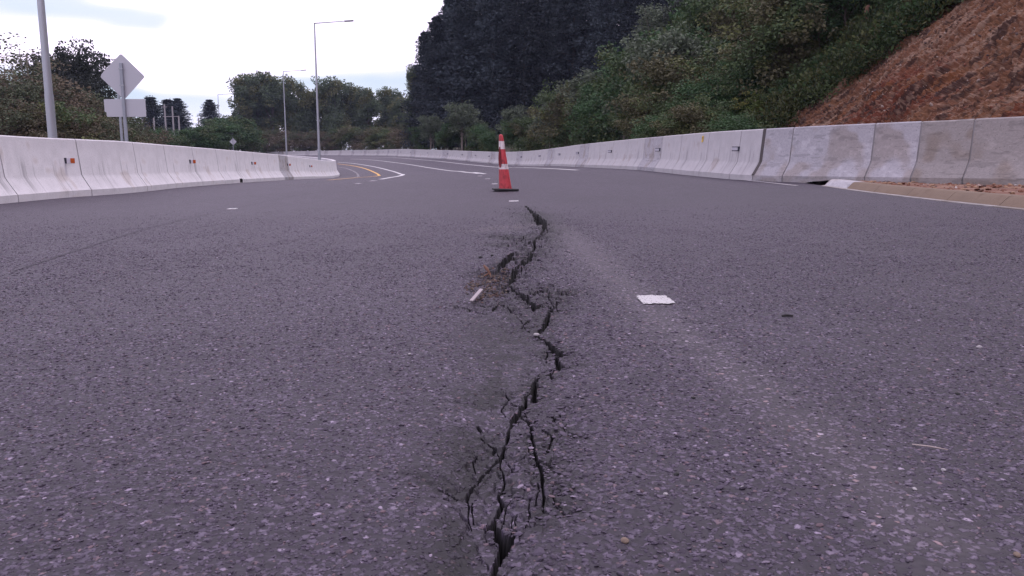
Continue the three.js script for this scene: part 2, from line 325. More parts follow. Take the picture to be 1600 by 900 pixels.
function roadTint(x, d, near) {
  let v = 1 + 0.3 * (fbm(x * 0.7, d * 0.3, 241, 4) - 0.5) + 0.2 * (fbm(x * 5, d * 2.6, 242, 4) - 0.5) + 0.16 * (hash2(Math.round(x * 400), Math.round(d * 400), 243) - 0.5);
  let c = [v * 0.94, v * 0.80, v * 1.06];
  if (d < 7.5 && d > 0.5) {
    const w = 0.055 + 0.02 * Math.min(d, 4), u = x - dustLine(d), n = fbm(x * 22, d * 16, 251, 3);
    const k = Math.exp(-Math.pow(u / (w * (0.7 + 0.6 * fbm(x * 3, d * 2, 252, 2))), 2)) * sm(0.12, 0.45, n) * (1 - sm(5.2, 6.2, d));
    c = [lerp(c[0], 2.0, k * 0.42), lerp(c[1], 1.78, k * 0.42), lerp(c[2], 1.95, k * 0.42)];
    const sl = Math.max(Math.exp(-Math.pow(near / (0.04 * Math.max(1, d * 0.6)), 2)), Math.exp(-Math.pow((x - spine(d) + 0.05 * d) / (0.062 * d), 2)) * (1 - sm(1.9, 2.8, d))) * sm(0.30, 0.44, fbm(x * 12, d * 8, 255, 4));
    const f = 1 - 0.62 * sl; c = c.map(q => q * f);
    const arc = Math.exp(-Math.pow((d - 5.75 - 0.25 * Math.sin(x * 3)) / 0.22, 2)) * Math.exp(-Math.pow((x + 0.05) / 0.32, 2)) * sm(0.3, 0.6, fbm(x * 14, d * 9, 257, 3));
    c = [lerp(c[0], 2.1, arc * 0.55), lerp(c[1], 1.8, arc * 0.55), lerp(c[2], 1.8, arc * 0.55)];
  }
  return c;
}
let road;
{
  const rows = [-16, -12, -8, -5, -3, -1.5, -0.6, 0.1, 0.35];
  const dOf = py => CAM_H / -ray(800, py).y;
  for (let y = 1120; y > 600; y -= 1.3) rows.push(dOf(y));
  for (let y = 600; y > 300; y -= 1.0) rows.push(dOf(y));
  for (let d = rows[rows.length - 1] * 1.012; d < 178; d *= 1.012) rows.push(d);
  const cols = [];                                                 // columns as slopes x / d, finest about the crack
  const span = (a, b, n) => { for (let i = 0; i < n; i++) cols.push((lerp(a, b, i / n) - 800) / F); };
  span(-500, 690, 120); span(690, 905, 290); span(905, 2100, 121);
  const OUT = 10, nc = cols.length + 2 * OUT, nr = rows.length;
  const pos = new Float32Array(nc * nr * 3), uv = new Float32Array(nc * nr * 2), col = new Float32Array(nc * nr * 3), dep = new Float32Array(nc * nr);
  rows.forEach((d, r) => {
    const L = roadLeft(d), Rr = roadRight(d), s = Math.max(d, 0.42) * 1.02;
    for (let c = 0; c < nc; c++) {
      let x;
      if (c < OUT) x = Math.min(L + (Math.max(L, cols[0] * s) - L) * Math.pow(c / OUT, 0.6), Rr);
      else if (c >= nc - OUT) { const e = Math.max(L, Math.min(Rr, cols[cols.length - 1] * s)); x = Rr - (Rr - e) * Math.pow((nc - 1 - c) / OUT, 0.6); }
      else x = clamp(cols[c - OUT] * s, L, Rr);
      const k = r * nc + c, cr = d > 0.4 && d < 8.5 && Math.abs(x - 0.02) < 0.28 + 0.04 * d ? crackAt(x, d) : [0, 9];
      pos[k * 3] = x; pos[k * 3 + 1] = roadY(x, d, cr); pos[k * 3 + 2] = -d; dep[k] = cr[0];
      uv[k * 2] = x / ASPH; uv[k * 2 + 1] = d / ASPH;
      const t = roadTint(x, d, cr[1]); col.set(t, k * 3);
    }
  });
  const idx = [], cidx = [];
  for (let r = 0; r < nr - 1; r++) for (let c = 0; c < nc - 1; c++) {
    const a = r * nc + c, b = a + 1, e = a + nc, f = e + 1;
    if (pos[b * 3] - pos[a * 3] < 1e-6 && pos[f * 3] - pos[e * 3] < 1e-6) continue;
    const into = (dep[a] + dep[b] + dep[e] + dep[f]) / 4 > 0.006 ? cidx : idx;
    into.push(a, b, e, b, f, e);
  }
  const whole = geom(pos, idx.concat(cidx), uv, col);
  const sub = list => { const map = new Map(), P = [], U = [], Cc = [], Nn = [], I = []; for (const v of list) { let n = map.get(v); if (n === undefined) { n = map.size; map.set(v, n); P.push(pos[v * 3], pos[v * 3 + 1], pos[v * 3 + 2]); U.push(uv[v * 2], uv[v * 2 + 1]); Cc.push(col[v * 3], col[v * 3 + 1], col[v * 3 + 2]); Nn.push(whole.attributes.normal.getX(v), whole.attributes.normal.getY(v), whole.attributes.normal.getZ(v)); } I.push(n); } const g = geom(P, I, U, Cc); g.setAttribute('normal', new THREE.BufferAttribute(new Float32Array(Nn), 3)); return g; };
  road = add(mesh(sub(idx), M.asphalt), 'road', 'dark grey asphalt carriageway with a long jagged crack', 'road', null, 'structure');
  part(road, 'crack', sub(cidx), std(lin(0.009, 0.008, 0.010), 1, 0, { bumpMap: asphaltBump, bumpScale: 0.003 }), 'deep black jagged crack splitting the asphalt');  // broken bitumen, darkened to near black so the colour carries the crack's inner shade
}
// stone chips standing proud of the bitumen close by
{
  const R = rng(77), kinds = 6, lists = Array.from({ length: kinds }, () => []);
  const q = new THREE.Quaternion(), e = new THREE.Euler(), m4 = new THREE.Matrix4(), tint = new THREE.Color();
  let n = 0;
  for (let k = 0; k < 1600000; k++) {
    const d = Math.sqrt(0.3 + 80.7 * R()), x = (R() * 2 - 1) * (0.72 * d + 0.25), keep = Math.pow(Math.max(0, 1 - (d - 0.55) / 8.5), 2.1);
    if (R() > keep) continue;
    if (x > roadRight(d) - 0.1 || x < roadLeft(d) + 0.15) continue;
    const cr = Math.abs(x - 0.02) < 0.4 ? crackAt(x, d) : [0, 9];
    if (cr[0] > 0.001) continue;
    const worn = fbm(x * 2.2, d * 1.5, 271, 3);                       // bitumen-rich patches show fewer chips
    if (R() < 0.4 * sm(0.5, 0.62, worn)) continue;
    const sl = Math.exp(-Math.pow((x - spine(d) + 0.055 * d / 1.4) / (0.06 * d), 2)) * (1 - sm(1.7, 2.6, d));
    if (R() < 0.85 * sl || R() < 0.93 * Math.exp(-Math.pow((x - dustLine(d)) / (0.05 + 0.015 * d), 2))) continue;
    const coarse = x > spine(d) - 0.01 && x < spine(d) + 0.6 && d < 2.2 ? 1.4 - 0.66 * (x - spine(d)) : 1;
    const r = (1 + 0.09 * d) * (0.0011 + 0.0021 * Math.pow(R(), 2.6)) * coarse, c = stoneTone(R), up = 0.8 + 0.5 * R();
    lists[k % kinds].push([x, roadY(x, d, cr) + r * (-0.16 + 0.26 * R()), -d, r * (0.9 + 0.7 * R()), R() * 6.28, (R() - 0.5) * 0.7, (R() - 0.5) * 0.7, [c[0] * up, c[1] * up, c[2] * up], 0.22 + 0.3 * R(), 0.6 + 0.5 * R()]); n++;
  }
  lists.forEach((list, kind) => {
    const g = new THREE.IcosahedronGeometry(1, 0), Rk = rng(900 + kind), p = g.attributes.position, seen = {};
    for (let i = 0; i < p.count; i++) { const key = [p.getX(i), p.getY(i), p.getZ(i)].map(v => v.toFixed(3)).join(); const f = seen[key] ??= 0.72 + 0.5 * Rk(); p.setXYZ(i, p.getX(i) * f, p.getY(i) * f, p.getZ(i) * f); }
    g.computeVertexNormals();
    const im = new THREE.InstancedMesh(g, new THREE.MeshPhysicalMaterial({ color: 0xffffff, roughness: 0.75, specularIntensity: 0.45 }), list.length);
    list.forEach((s, i) => { q.setFromEuler(e.set(s[5], s[4], s[6], 'YXZ')); m4.compose(new THREE.Vector3(s[0], s[1], s[2]), q, new THREE.Vector3(s[3], s[3] * s[8], s[3] * s[9])); im.setMatrixAt(i, m4); im.setColorAt(i, tint.setRGB(s[7][0] * 0.80, s[7][1] * 0.69, s[7][2] * 0.87)); });
    im.name = 'aggregate'; im.userData = { kind: 'stuff' }; im.castShadow = im.receiveShadow = true; road.add(im);
  });
}

// ---------------------------------------------------------------- painted markings
function ribbon(pts, w, dash) {                                    // flat strip laid on the road; dash = [on, off] in metres
  const P = [], I = [], U = []; let s = 0, open = false;
  for (let i = 0; i < pts.length; i++) {
    const a = pts[Math.max(0, i - 1)], b = pts[Math.min(pts.length - 1, i + 1)], tx = b[0] - a[0], td = b[1] - a[1], l = Math.hypot(tx, td) || 1, nx = td / l, nd = -tx / l;
    if (i) s += Math.hypot(pts[i][0] - pts[i - 1][0], pts[i][1] - pts[i - 1][1]);
    for (const k of [-1, 1]) { const x = pts[i][0] + nx * w / 2 * k, d = pts[i][1] + nd * w / 2 * k; P.push(x, roadY(x, d) + 0.005 + 0.00004 * d, -d); U.push(s / 2, k); }
    const on = !dash || (s % (dash[0] + dash[1])) < dash[0];
    if (i && on && open) { const v = i * 2; I.push(v - 2, v - 1, v, v - 1, v + 1, v); }
    open = on;
  }
  const g = geom(P, I, U); for (let i = 0; i < g.attributes.normal.count; i++) g.attributes.normal.setXYZ(i, 0, 1, 0); return g;
}
const pix = (list, step = 0.25) => smoothPath(list.map(p => { const h = hit(...p); return [h.x, h.d]; }), step);
function marking(name, label, list, w, mat, dash, step) { return add(mesh(ribbon(pix(list, step), w, dash), mat), name, label, 'road marking', null, 'structure'); }
marking('edge_line', 'white edge line in front of the far curved barrier', [[560, 246.4], [600, 246.2], [640, 248.2], [680, 251.6], [720, 256], [760, 260], [800, 262], [860, 263.6], [902, 266]], 0.16, M.paintWhite);
marking('lane_line', 'white lane line curving away round the bend', [[548, 248.6], [580, 250], [620, 254.5], [660, 260.5], [700, 266.5], [730, 269.5], [748, 271.3]], 0.15, M.paintWhite);
marking('lane_line', 'short doubled white stroke where the lane line stops', [[740, 269.6], [749, 270.6], [758, 272]], 0.12, M.paintWhite, null, 0.1);
marking('edge_line', 'white line bending round the inside of the curve', [[528, 253.4], [550, 255.3], [580, 259.8], [605, 265.5], [622, 270.5], [629.5, 273.4], [622, 275.6], [608, 278], [595, 280.3]], 0.15, M.paintWhite);
marking('edge_line', 'solid yellow line bending round the barrier end', [[527, 256], [550, 259], [570, 263.5], [584, 269], [591.5, 273.2], [584, 275.8], [560, 277.6], [535, 279.7], [512, 281.6]], 0.13, M.paintYellow);
marking('dashed_line', 'dotted white line beside the barrier end', [[530, 261.5], [540, 263], [550, 266.5], [557, 270.5], [559.5, 274], [555, 277.2], [540, 278.6], [525, 280], [512, 281]], 0.12, M.paintOld, [0.35, 0.45], 0.05);
// worn dabs of paint: each its own island of paint with ragged edges
function dab(label, px, py, w, len, mat, ang = 0, cells = 26, seed = 1) {
  const c = hit(px, py), P = [], I = [], nx = cells, nd = cells, id = {}, ca = Math.cos(ang), sa = Math.sin(ang);
  const v = (i, j) => id[i * 1000 + j] ??= (() => { const u = (i / nx - 0.5) * w, q = (j / nd - 0.5) * len, x = c.x + u * ca + q * sa, d = c.d - u * sa + q * ca; P.push(x, roadY(x, d, [0, 9]) + 0.0035, -d); return P.length / 3 - 1; })();
  for (let i = 0; i < nx; i++) for (let j = 0; j < nd; j++) {
    const u = (i + 0.5) / nx, q = (j + 0.5) / nd, edge = Math.min(u, 1 - u, q, 1 - q);
    if (fbm(u * 9, q * 9, 300 + seed, 3) * 0.75 + hash2(i, j, seed) * 0.25 < 0.62 - edge * 2.6 - 0.08) continue;
    if (hash2(i, j, seed + 50) > (cells > 30 ? 0.96 : 0.93)) continue;
    const a = v(i, j), b = v(i + 1, j), e = v(i, j + 1), f = v(i + 1, j + 1); I.push(a, b, e, b, f, e);
  }
  return add(mesh(geom(P, I), mat), 'paint_mark', label, 'road marking', null, 'structure');
}
dab('square dab of white paint on the dusty streak right of the crack', 1023, 473, 0.105, 0.15, std(lin(0.42, 0.41, 0.42), 0.8), -0.04, 44, 3);
dab('white paint dab between the cone and the crack', 803, 314.4, 0.12, 0.22, M.paintWhite, 0, 14, 4);
dab('white paint dab on the dark seam towards the left barrier', 363, 326.5, 0.10, 0.2, M.paintWhite, -0.15, 14, 5);
dab('worn paint dab behind the foot of the cone', 773, 287.5, 0.12, 0.3, M.paintOld, 0, 12, 6);
dab('small worn paint dab beyond the cone', 762, 279.5, 0.12, 0.3, M.paintOld, 0, 12, 7);
dab('faint paint dab near the end of the lane line', 750, 275, 0.12, 0.4, M.paintOld, 0, 12, 8);
dab('pale paint dab below the tip of the white bend', 583, 282.6, 0.15, 0.5, M.paintOld, 0, 12, 9);
dab('faint paint dab in front of the yellow line', 560, 287, 0.12, 0.35, M.paintOld, 0, 12, 10);
add(mesh(ribbon(pix([[20, 425], [120, 392], [240, 355], [360, 327.5], [460, 307], [560, 290.5]], 0.3), 0.007), new THREE.MeshPhysicalMaterial({ color: lin(0.045, 0.039, 0.05), roughness: 0.8, specularIntensity: 0.4 })), 'paving_seam', 'dark longitudinal paving seam between lanes', 'seam', null, 'structure');

// ---------------------------------------------------------------- concrete barriers
const PROFILE = [[0, -0.14], [0, 0.10], [0.012, 0.112], [0.125, 0.29], [0.15, 0.34], [0.205, 0.885], [0.222, 0.902], [0.398, 0.902], [0.415, 0.885], [0.47, 0.34], [0.495, 0.29], [0.608, 0.112], [0.62, 0.10], [0.62, -0.14]];
const faceN = h => h < 0.34 ? 0.15 : lerp(0.15, 0.205, (h - 0.34) / 0.545);
function pathFrame(path, side) {
  const acc = [0]; for (let i = 1; i < path.length; i++) acc.push(acc[i - 1] + Math.hypot(path[i][0] - path[i - 1][0], path[i][1] - path[i - 1][1]));
  const at = s => { s = clamp(s, 0, acc[acc.length - 1] - 1e-6); let lo = 0, hi = acc.length - 1; while (hi - lo > 1) { const m = (lo + hi) >> 1; acc[m] <= s ? lo = m : hi = m; } const t = (s - acc[lo]) / (acc[hi] - acc[lo]); return [lerp(path[lo][0], path[hi][0], t), lerp(path[lo][1], path[hi][1], t)]; };
  return { length: acc[acc.length - 1], at, frame(s) { const p = at(s), a = at(s - 0.6), b = at(s + 0.6), tx = b[0] - a[0], td = b[1] - a[1], l = Math.hypot(tx, td); return { x: p[0], d: p[1], tx: tx / l, td: td / l, nx: side * td / l, nd: -side * tx / l }; } };
}
function extrude(fr, s0, s1, prof, baseY, div, uOff, grow = 0, cap = true) {
  const P = [], U = [], I = [], n = prof.length; let len = [0];
  for (let i = 1; i < n; i++) len.push(len[i - 1] + Math.hypot(prof[i][0] - prof[i - 1][0], prof[i][1] - prof[i - 1][1]));
  for (let k = 0; k <= div; k++) {
    const s = lerp(s0, s1, k / div), f = fr.frame(s), y = baseY(f.x, f.d);
    for (let i = 0; i < n; i++) { P.push(f.x + f.nx * prof[i][0], y + prof[i][1], -(f.d + f.nd * prof[i][0])); U.push((s + uOff) / 6, (len[i] + 0.02) / 1.5); }
  }
  for (let k = 0; k < div; k++) for (let i = 0; i < n - 1; i++) { const a = k * n + i, b = a + 1, c = a + n, e = c + 1; I.push(a, c, b, b, c, e); }
  for (let k = 0; k < div; k++) { const a = k * n, b = a + n - 1, c = a + n, e = c + n - 1; I.push(a, b, c, b, e, c); }
  if (cap) for (const [k, flip] of [[0, 0], [div, 1]]) {
    const o = P.length / 3, sh = prof.map(q => new THREE.Vector2(q[0], q[1]));
    for (let i = 0; i < n; i++) { P.push(P[(k * n + i) * 3], P[(k * n + i) * 3 + 1], P[(k * n + i) * 3 + 2]); U.push(prof[i][0] / 6, prof[i][1] / 1.5); }
    for (const t of THREE.ShapeUtils.triangulateShape(sh, [])) flip ? I.push(o + t[0], o + t[2], o + t[1]) : I.push(o + t[0], o + t[1], o + t[2]);
  }
  return geom(P, I, U);
}
const inset = PROFILE.map(([n, h]) => [lerp(n, 0.31, 0.06), h > 0.5 ? h - 0.014 : h]);
const black = std(lin(0.02, 0.02, 0.035), 0.5), amber = std(lin(0.48, 0.09, 0.012), 0.3), whiteRefl = std(lin(0.62, 0.60, 0.66), 0.35), whiteDull = std(lin(0.42, 0.41, 0.46), 0.4);
function reflector(parent, fr, s, h, baseY, amberLens) {           // small reflector bracketed to the face of a barrier, turned to meet the traffic
  const f = fr.frame(s), g = new THREE.Group(); g.name = 'reflector'; parent.add(g);
  const n = faceN(h);
  g.position.set(f.x + f.nx * n, baseY(f.x, f.d) + h, -(f.d + f.nd * n));
  const fx = -f.tx * 0.86 - f.nx * 0.5, fd = -f.td * 0.86 - f.nd * 0.5;  // the way its face looks
  g.rotation.y = Math.atan2(fx, -fd);
  const c = Math.cos(g.rotation.y), sn = Math.sin(g.rotation.y), e = (-f.nx * c - f.nd * sn) > 0 ? 1 : -1;   // local x that leads out from the barrier
  const at = (w, hh, dep, x0, z) => { const b = new RoundedBoxGeometry(w, hh, dep, 1, 0.0025); b.translate(e * (x0 + w / 2), 0, z); return b; };
  part(g, 'bracket', at(0.06, 0.088, 0.02, -0.03, -0.006), black);
  part(g, 'housing', at(0.116, 0.084, 0.022, 0.026, -0.008), amberLens ? whiteDull : black);
  if (amberLens) { part(g, 'white_lens', at(0.05, 0.078, 0.008, 0.03, 0.006), whiteRefl); part(g, 'amber_lens', at(0.058, 0.074, 0.010, 0.081, 0.006), amber); }
  else part(g, 'white_lens', at(0.106, 0.056, 0.008, 0.036, 0.006), whiteDull);
  return g;
}
function sAtPixel(fr, px, from = 0) { let best = 0, e = 1e9; for (let s = from; s < fr.length; s += 0.02) { const p = fr.at(s); if (p[1] < 1) continue; const q = Math.abs(800 + F * p[0] / p[1] * Math.cos(PITCH) - px); if (q < e) { e = q; best = s; } if (q > e + 40 && e < 3) break; } return best; }
const SEG = 2.0, GAP = 0.012;
function barrier(label, path, side, baseY, jointPx, matOf, reflPx, amberLens, extra) {
  const root = add(new THREE.Group(), 'concrete_barrier', label, 'barrier');
  const fr = pathFrame(path, side), R = rng(Math.round(jointPx));
  const own = (extra?.joints ?? [jointPx]).map(p => sAtPixel(fr, p)).sort((a, b) => a - b), joints = [...own];
  for (let s = own[0] - SEG; s > 0; s -= SEG) joints.unshift(s);
  for (let s = own[own.length - 1] + SEG; s < fr.length - 0.3; s += SEG) joints.push(s);
  joints.unshift(0);
  for (let k = 0; k < joints.length; k++) {
    const s = joints[k], a = s + GAP, b = (joints[k + 1] ?? fr.length) - GAP; if (b - a < 0.2) continue;
    const f = fr.at((a + b) / 2), far = f[1] > 60;
    let g = extrude(fr, a, b, PROFILE, baseY, far ? 2 : 12, R() * 20); 
    { const p = g.attributes.position, amp = matOf(f[0], f[1], k) === M.concreteOld ? 0.012 : 0.005; for (let i = 0; i < p.count; i++) { const u = p.getX(i) * 2.3, v = p.getZ(i) * 2.3; p.setY(i, p.getY(i) + amp * (fbm(u, v, 351, 3) - 0.5)); p.setX(i, p.getX(i) + amp * (fbm(v + p.getY(i) * 3, u, 352, 3) - 0.5)); } }
    g = toCreasedNormals(g, 0.45);
    if (extra?.cut) g = extra.cut(g, a, b, fr) ?? g;
    part(root, 'barrier_segment', g, matOf(f[0], f[1], k));
    if (s > 0) part(root, 'joint_filler', extrude(fr, s - 0.05, s + 0.05, inset, baseY, 1, 0), M.filler);
  }
  for (const px of reflPx) reflector(root, fr, typeof px === 'number' ? sAtPixel(fr, px) : px[0], 0.56, baseY, amberLens);
  extra?.more?.(root, fr);
  return root;
}
const baseL = (x, d) => ground(x, d), baseR = (x, d) => lerp(0.175, ground(x, d), sm(12.5, 15.5, d));
const evaluator = new Evaluator(); evaluator.attributes = ['position', 'normal', 'uv'];
{
  const frL = pathFrame(leftPath, -1), sDrain = sAtPixel(frL, 386), sStart = sAtPixel(frL, 126), ss = [];
  for (let k = 0; k < 5; k++) ss.push([sStart + 0.15 + k * 6]);
  for (const px of [516, 525]) ss.push(px); ss.push([sAtPixel(frL, 525) + 3.4]);
  barrier('pale new concrete barrier with amber reflectors and rounded end', leftPath, -1, baseL, 156, (x, d, k) => d > 28 && d < 30 ? M.concreteGrey : M.concreteLight, ss, true, {
    cut(g, a, b, fr) {
      if (sDrain < a + 0.2 || sDrain > b - 0.2) return null;
      const f = fr.frame(sDrain), bx = new Brush(new THREE.BoxGeometry(0.30, 0.115, 0.8)); bx.position.set(f.x, baseL(f.x, f.d) + 0.062, -f.d); bx.rotation.y = Math.atan2(-f.nx, f.nd); bx.updateMatrixWorld();
      const br = new Brush(g); br.updateMatrixWorld(); return evaluator.evaluate(br, bx, SUBTRACTION).geometry;
    },
  });
  const frR = pathFrame(rightPath, 1), sOldX = frR.at(sAtPixel(frR, 1410))[0], s1 = sAtPixel(frR, 1133), sr = [];
  for (let k = 0; k < 22; k++) if (s1 + k * 6 < frR.length - 2) sr.push([s1 + k * 6]);
  barrier('long grey concrete barrier running from the red earth cut round the bend', rightPath, 1, baseR, 1168, (x, d, k) => x > sOldX ? M.concreteOld : d < 13.6 ? M.concreteGrey : k % 5 === 2 ? M.concreteGrey : M.concrete, sr, false, {
    cut(g, a, b, fr) {                                               // the ground has washed out below the foot here
      const s0 = sAtPixel(fr, 1322), s1 = sAtPixel(fr, 1246), sm0 = (s0 + s1) / 2, L = Math.abs(s1 - s0);
      if (b < sm0 - L / 2 || a > sm0 + L / 2) return null;
      const f = fr.frame(sm0), bg = new THREE.BoxGeometry(L, 0.3, 1.1, 24, 3, 2), bp = bg.attributes.position;
      for (let i = 0; i < bp.count; i++) if (bp.getY(i) > 0.1) bp.setY(i, bp.getY(i) + 0.05 * (vnoise(bp.getX(i) * 7 + 20, 3, 371) - 0.5) - 0.07 * Math.pow(Math.abs(bp.getX(i)) / (L / 2), 4));
      const bx = new Brush(bg); bx.position.set(f.x, 0.19 - 0.15, -f.d); bx.rotation.y = Math.atan2(-f.nx, f.nd); bx.updateMatrixWorld();
      const br = new Brush(g); br.updateMatrixWorld(); return evaluator.evaluate(br, bx, SUBTRACTION).geometry;
    },
    joints: [1489, 1410, 1339, 1213, 1168, 1132, 1085, 1045],
    more(root, fr) {
      const s = sAtPixel(fr, 1168), front = PROFILE.slice(1, 7).map(([n, h]) => [n - 0.005, h + (h > 0.88 ? 0.004 : 0)]);
      const seal = [...front, ...front.slice().reverse().map(([n, h]) => [n + 0.04, h])];
      part(root, 'joint_seal', extrude(fr, s - 0.045, s + 0.035, seal, baseR, 2, 0), M.seal, 'wide dark sealed joint');
      const tag = new THREE.Group(); tag.name = 'number_tag'; root.add(tag);
      const st = sAtPixel(fr, 1076), f = fr.frame(st), n = faceN(0.77) - 0.008;
      tag.position.set(f.x + f.nx * n, baseR(f.x, f.d) + 0.77, -(f.d + f.nd * n)); tag.rotation.set(-0.1, Math.atan2(-f.nx, f.nd), 0, 'YXZ');
      part(tag, 'plate', new RoundedBoxGeometry(0.105, 0.135, 0.006, 1, 0.002), std(lin(0.62, 0.42, 0.06), 0.6));
      const mk = [[-0.022, 0.02, 0.012, 0.05], [0.02, 0.02, 0.012, 0.05], [0, 0.042, 0.05, 0.01], [0, -0.004, 0.05, 0.01], [0, -0.04, 0.03, 0.012]].map(([x, y, w, h]) => { const g = new THREE.BoxGeometry(w, h, 0.003); g.translate(x, y, 0.0045); return g; });
      part(tag, 'print', mergeGeometries(mk), std(lin(0.16, 0.08, 0.02), 0.7));
    },
  });
}

// ---------------------------------------------------------------- kerb by the earth cut
{
  const kp = smoothPath(kerbPts, 0.3), fr = pathFrame(kp, 1);
  const kerb = add(new THREE.Group(), 'kerb', 'low dusty sloped concrete kerb in front of the red dirt strip', 'kerb');
  const prof = [[0, -0.1], [0, 0.012], [0.075, 0.088], [0.1, 0.1], [0.24, 0.1], [0.25, 0.09], [0.25, -0.1]];
  const lip = [[-0.05, -0.1], [-0.05, 0.006], [-0.045, 0.009], [-0.004, 0.012], [-0.004, -0.1]];
  const gy = (x, d) => roadY(x, d);
  let k = 0;
  for (let s = fr.length; s > 0.3; s -= 1.0, k++) {
    const a = Math.max(0, s - 1.0) + 0.004, b = s - 0.004;
    part(kerb, 'kerb_stone', toCreasedNormals(extrude(fr, a, b, prof, gy, 4, k * 2.3), 0.35), k === 0 ? M.concreteGrey : M.kerbDusty, k === 0 ? 'clean grey end stone' : undefined);
    part(kerb, 'gutter_lip', toCreasedNormals(extrude(fr, a, b, lip, gy, 4, k * 1.3), 0.5), M.concreteOld);
  }
}

add(mesh(ribbon(pix([[1120, 277.6], [1160, 281.5], [1200, 285.6], [1246, 290.4]], 0.1), 0.06), M.concrete), 'gutter_strip', 'thin pale concrete strip along the foot of the right barrier', 'gutter', null, 'structure');

// ---------------------------------------------------------------- traffic cone
{
  const c = hit(789.5, 298.6), g = add(new THREE.Group(), 'traffic_cone', 'faded red traffic cone with two white bands on a black rubber base', 'traffic cone');
  g.position.set(c.x, roadY(c.x, c.d, crackAt(c.x, c.d)), -c.d); g.rotation.y = 0.12;
  const base = new RoundedBoxGeometry(0.40, 0.034, 0.40, 3, 0.012), bp = base.attributes.position;
  for (let i = 0; i < bp.count; i++) { const x = bp.getX(i), z = bp.getZ(i); bp.setY(i, bp.getY(i) + 0.019 + 0.012 * Math.pow(Math.abs(x) / 0.2, 3) * (x < 0 ? 1.2 : 0.6) + 0.004 * (vnoise(x * 20, z * 20, 7) - 0.5)); }
  base.computeVertexNormals(); part(g, 'base', base, std(lin(0.018, 0.017, 0.019), 0.7));
  const sleeveMap = tex(256, 256, d => { for (let j = 0; j < 256; j++) for (let i = 0; i < 256; i++) { const n = fbm(i / 9, j / 14, 361, 4), q = fbm(i / 30, j / 30, 362, 3), v = 0.70 * (1 - 0.35 * sm(0.52, 0.7, n) - 0.2 * sm(0.5, 0.65, q)), k = (j * 256 + i) * 4; d[k] = s8(v); d[k + 1] = s8(v * 0.97); d[k + 2] = s8(v * 0.96); d[k + 3] = 255; } });
  const red = std(lin(0.72, 0.072, 0.09), 0.6, 0, { map: sleeveMap }), redOld = std(lin(0.42, 0.05, 0.06), 0.7), white = std(lin(1, 0.9, 0.91), 0.5, 0, { map: sleeveMap }), dark = std(lin(0.16, 0.012, 0.018), 0.7);
  const bodyR = y => lerp(0.104, 0.031, Math.max(0, (y - 0.04) / 0.86));
  const shell = (y0, y1, extra, open) => {                          // one band of the cone, leaning and a little crushed on its left side
    const ny = Math.max(2, Math.round((y1 - y0) / 0.02)), na = 44, P = [], I = [], U = [];
    for (let j = 0; j <= ny; j++) for (let i = 0; i <= na; i++) {
      const y = lerp(y0, y1, j / ny), a = i / na * Math.PI * 2; let r = bodyR(y) + extra;
      const dent = Math.exp(-Math.pow((y - 0.55) / 0.14, 2)) * Math.exp(-Math.pow((Math.atan2(Math.sin(a - 2.5), Math.cos(a - 2.5))) / 0.3, 2));
      r *= 1 - 0.4 * dent; r *= 1 + 0.02 * (vnoise(Math.cos(a) * 2 + 5, y * 14 + Math.sin(a) * 2, 19) - 0.5);
      P.push(Math.cos(a) * r - 0.082 * (y - 0.04), y, Math.sin(a) * r); U.push(i / na, y);
    }
    for (let j = 0; j < ny; j++) for (let i = 0; i < na; i++) { const v = j * (na + 1) + i; I.push(v, v + na + 1, v + 1, v + 1, v + na + 1, v + na + 2); }
    return geom(P, I, U);
  };
  const body = part(g, 'body', shell(0.035, 0.885, 0), red);
  { const cap = new THREE.SphereGeometry(0.0325, 20, 8, 0, 6.3, 0, Math.PI / 2); cap.scale(1, 0.7, 1); cap.translate(-0.082 * 0.845, 0.884, 0); part(g, 'tip', cap, red); }
  part(g, 'reflective_band', shell(0.672, 0.800, 0.002), white, 'upper white band'); part(g, 'reflective_band', shell(0.352, 0.436, 0.002), white, 'lower white band');
  part(g, 'collar', shell(0.03, 0.05, 0.008), redOld);
  // torn sleeve standing off the left side
  const P = [], I = [], n = 24;
  for (let j = 0; j <= n; j++) { const y = lerp(0.38, 0.71, j / n), w = Math.sin(Math.PI * Math.pow(j / n, 0.8)), r = bodyR(y), ox = -0.082 * (y - 0.04); for (let i = 0; i <= 4; i++) { const a = 2.45 + (i / 4 - 0.5) * (0.45 + 0.25 * w), rr = (r + 0.004) * (1 - 0.30 * w * Math.sin(Math.PI * i / 4)) + 0.012 * w * (i / 4); P.push(Math.cos(a) * rr + ox, y, Math.sin(a) * rr); } }
  for (let j = 0; j < n; j++) for (let i = 0; i < 4; i++) { const v = j * 5 + i; I.push(v, v + 1, v + 5, v + 1, v + 6, v + 5); }
  part(g, 'torn_flap', geom(P, I), dark, 'dark torn strip of sleeve');
}

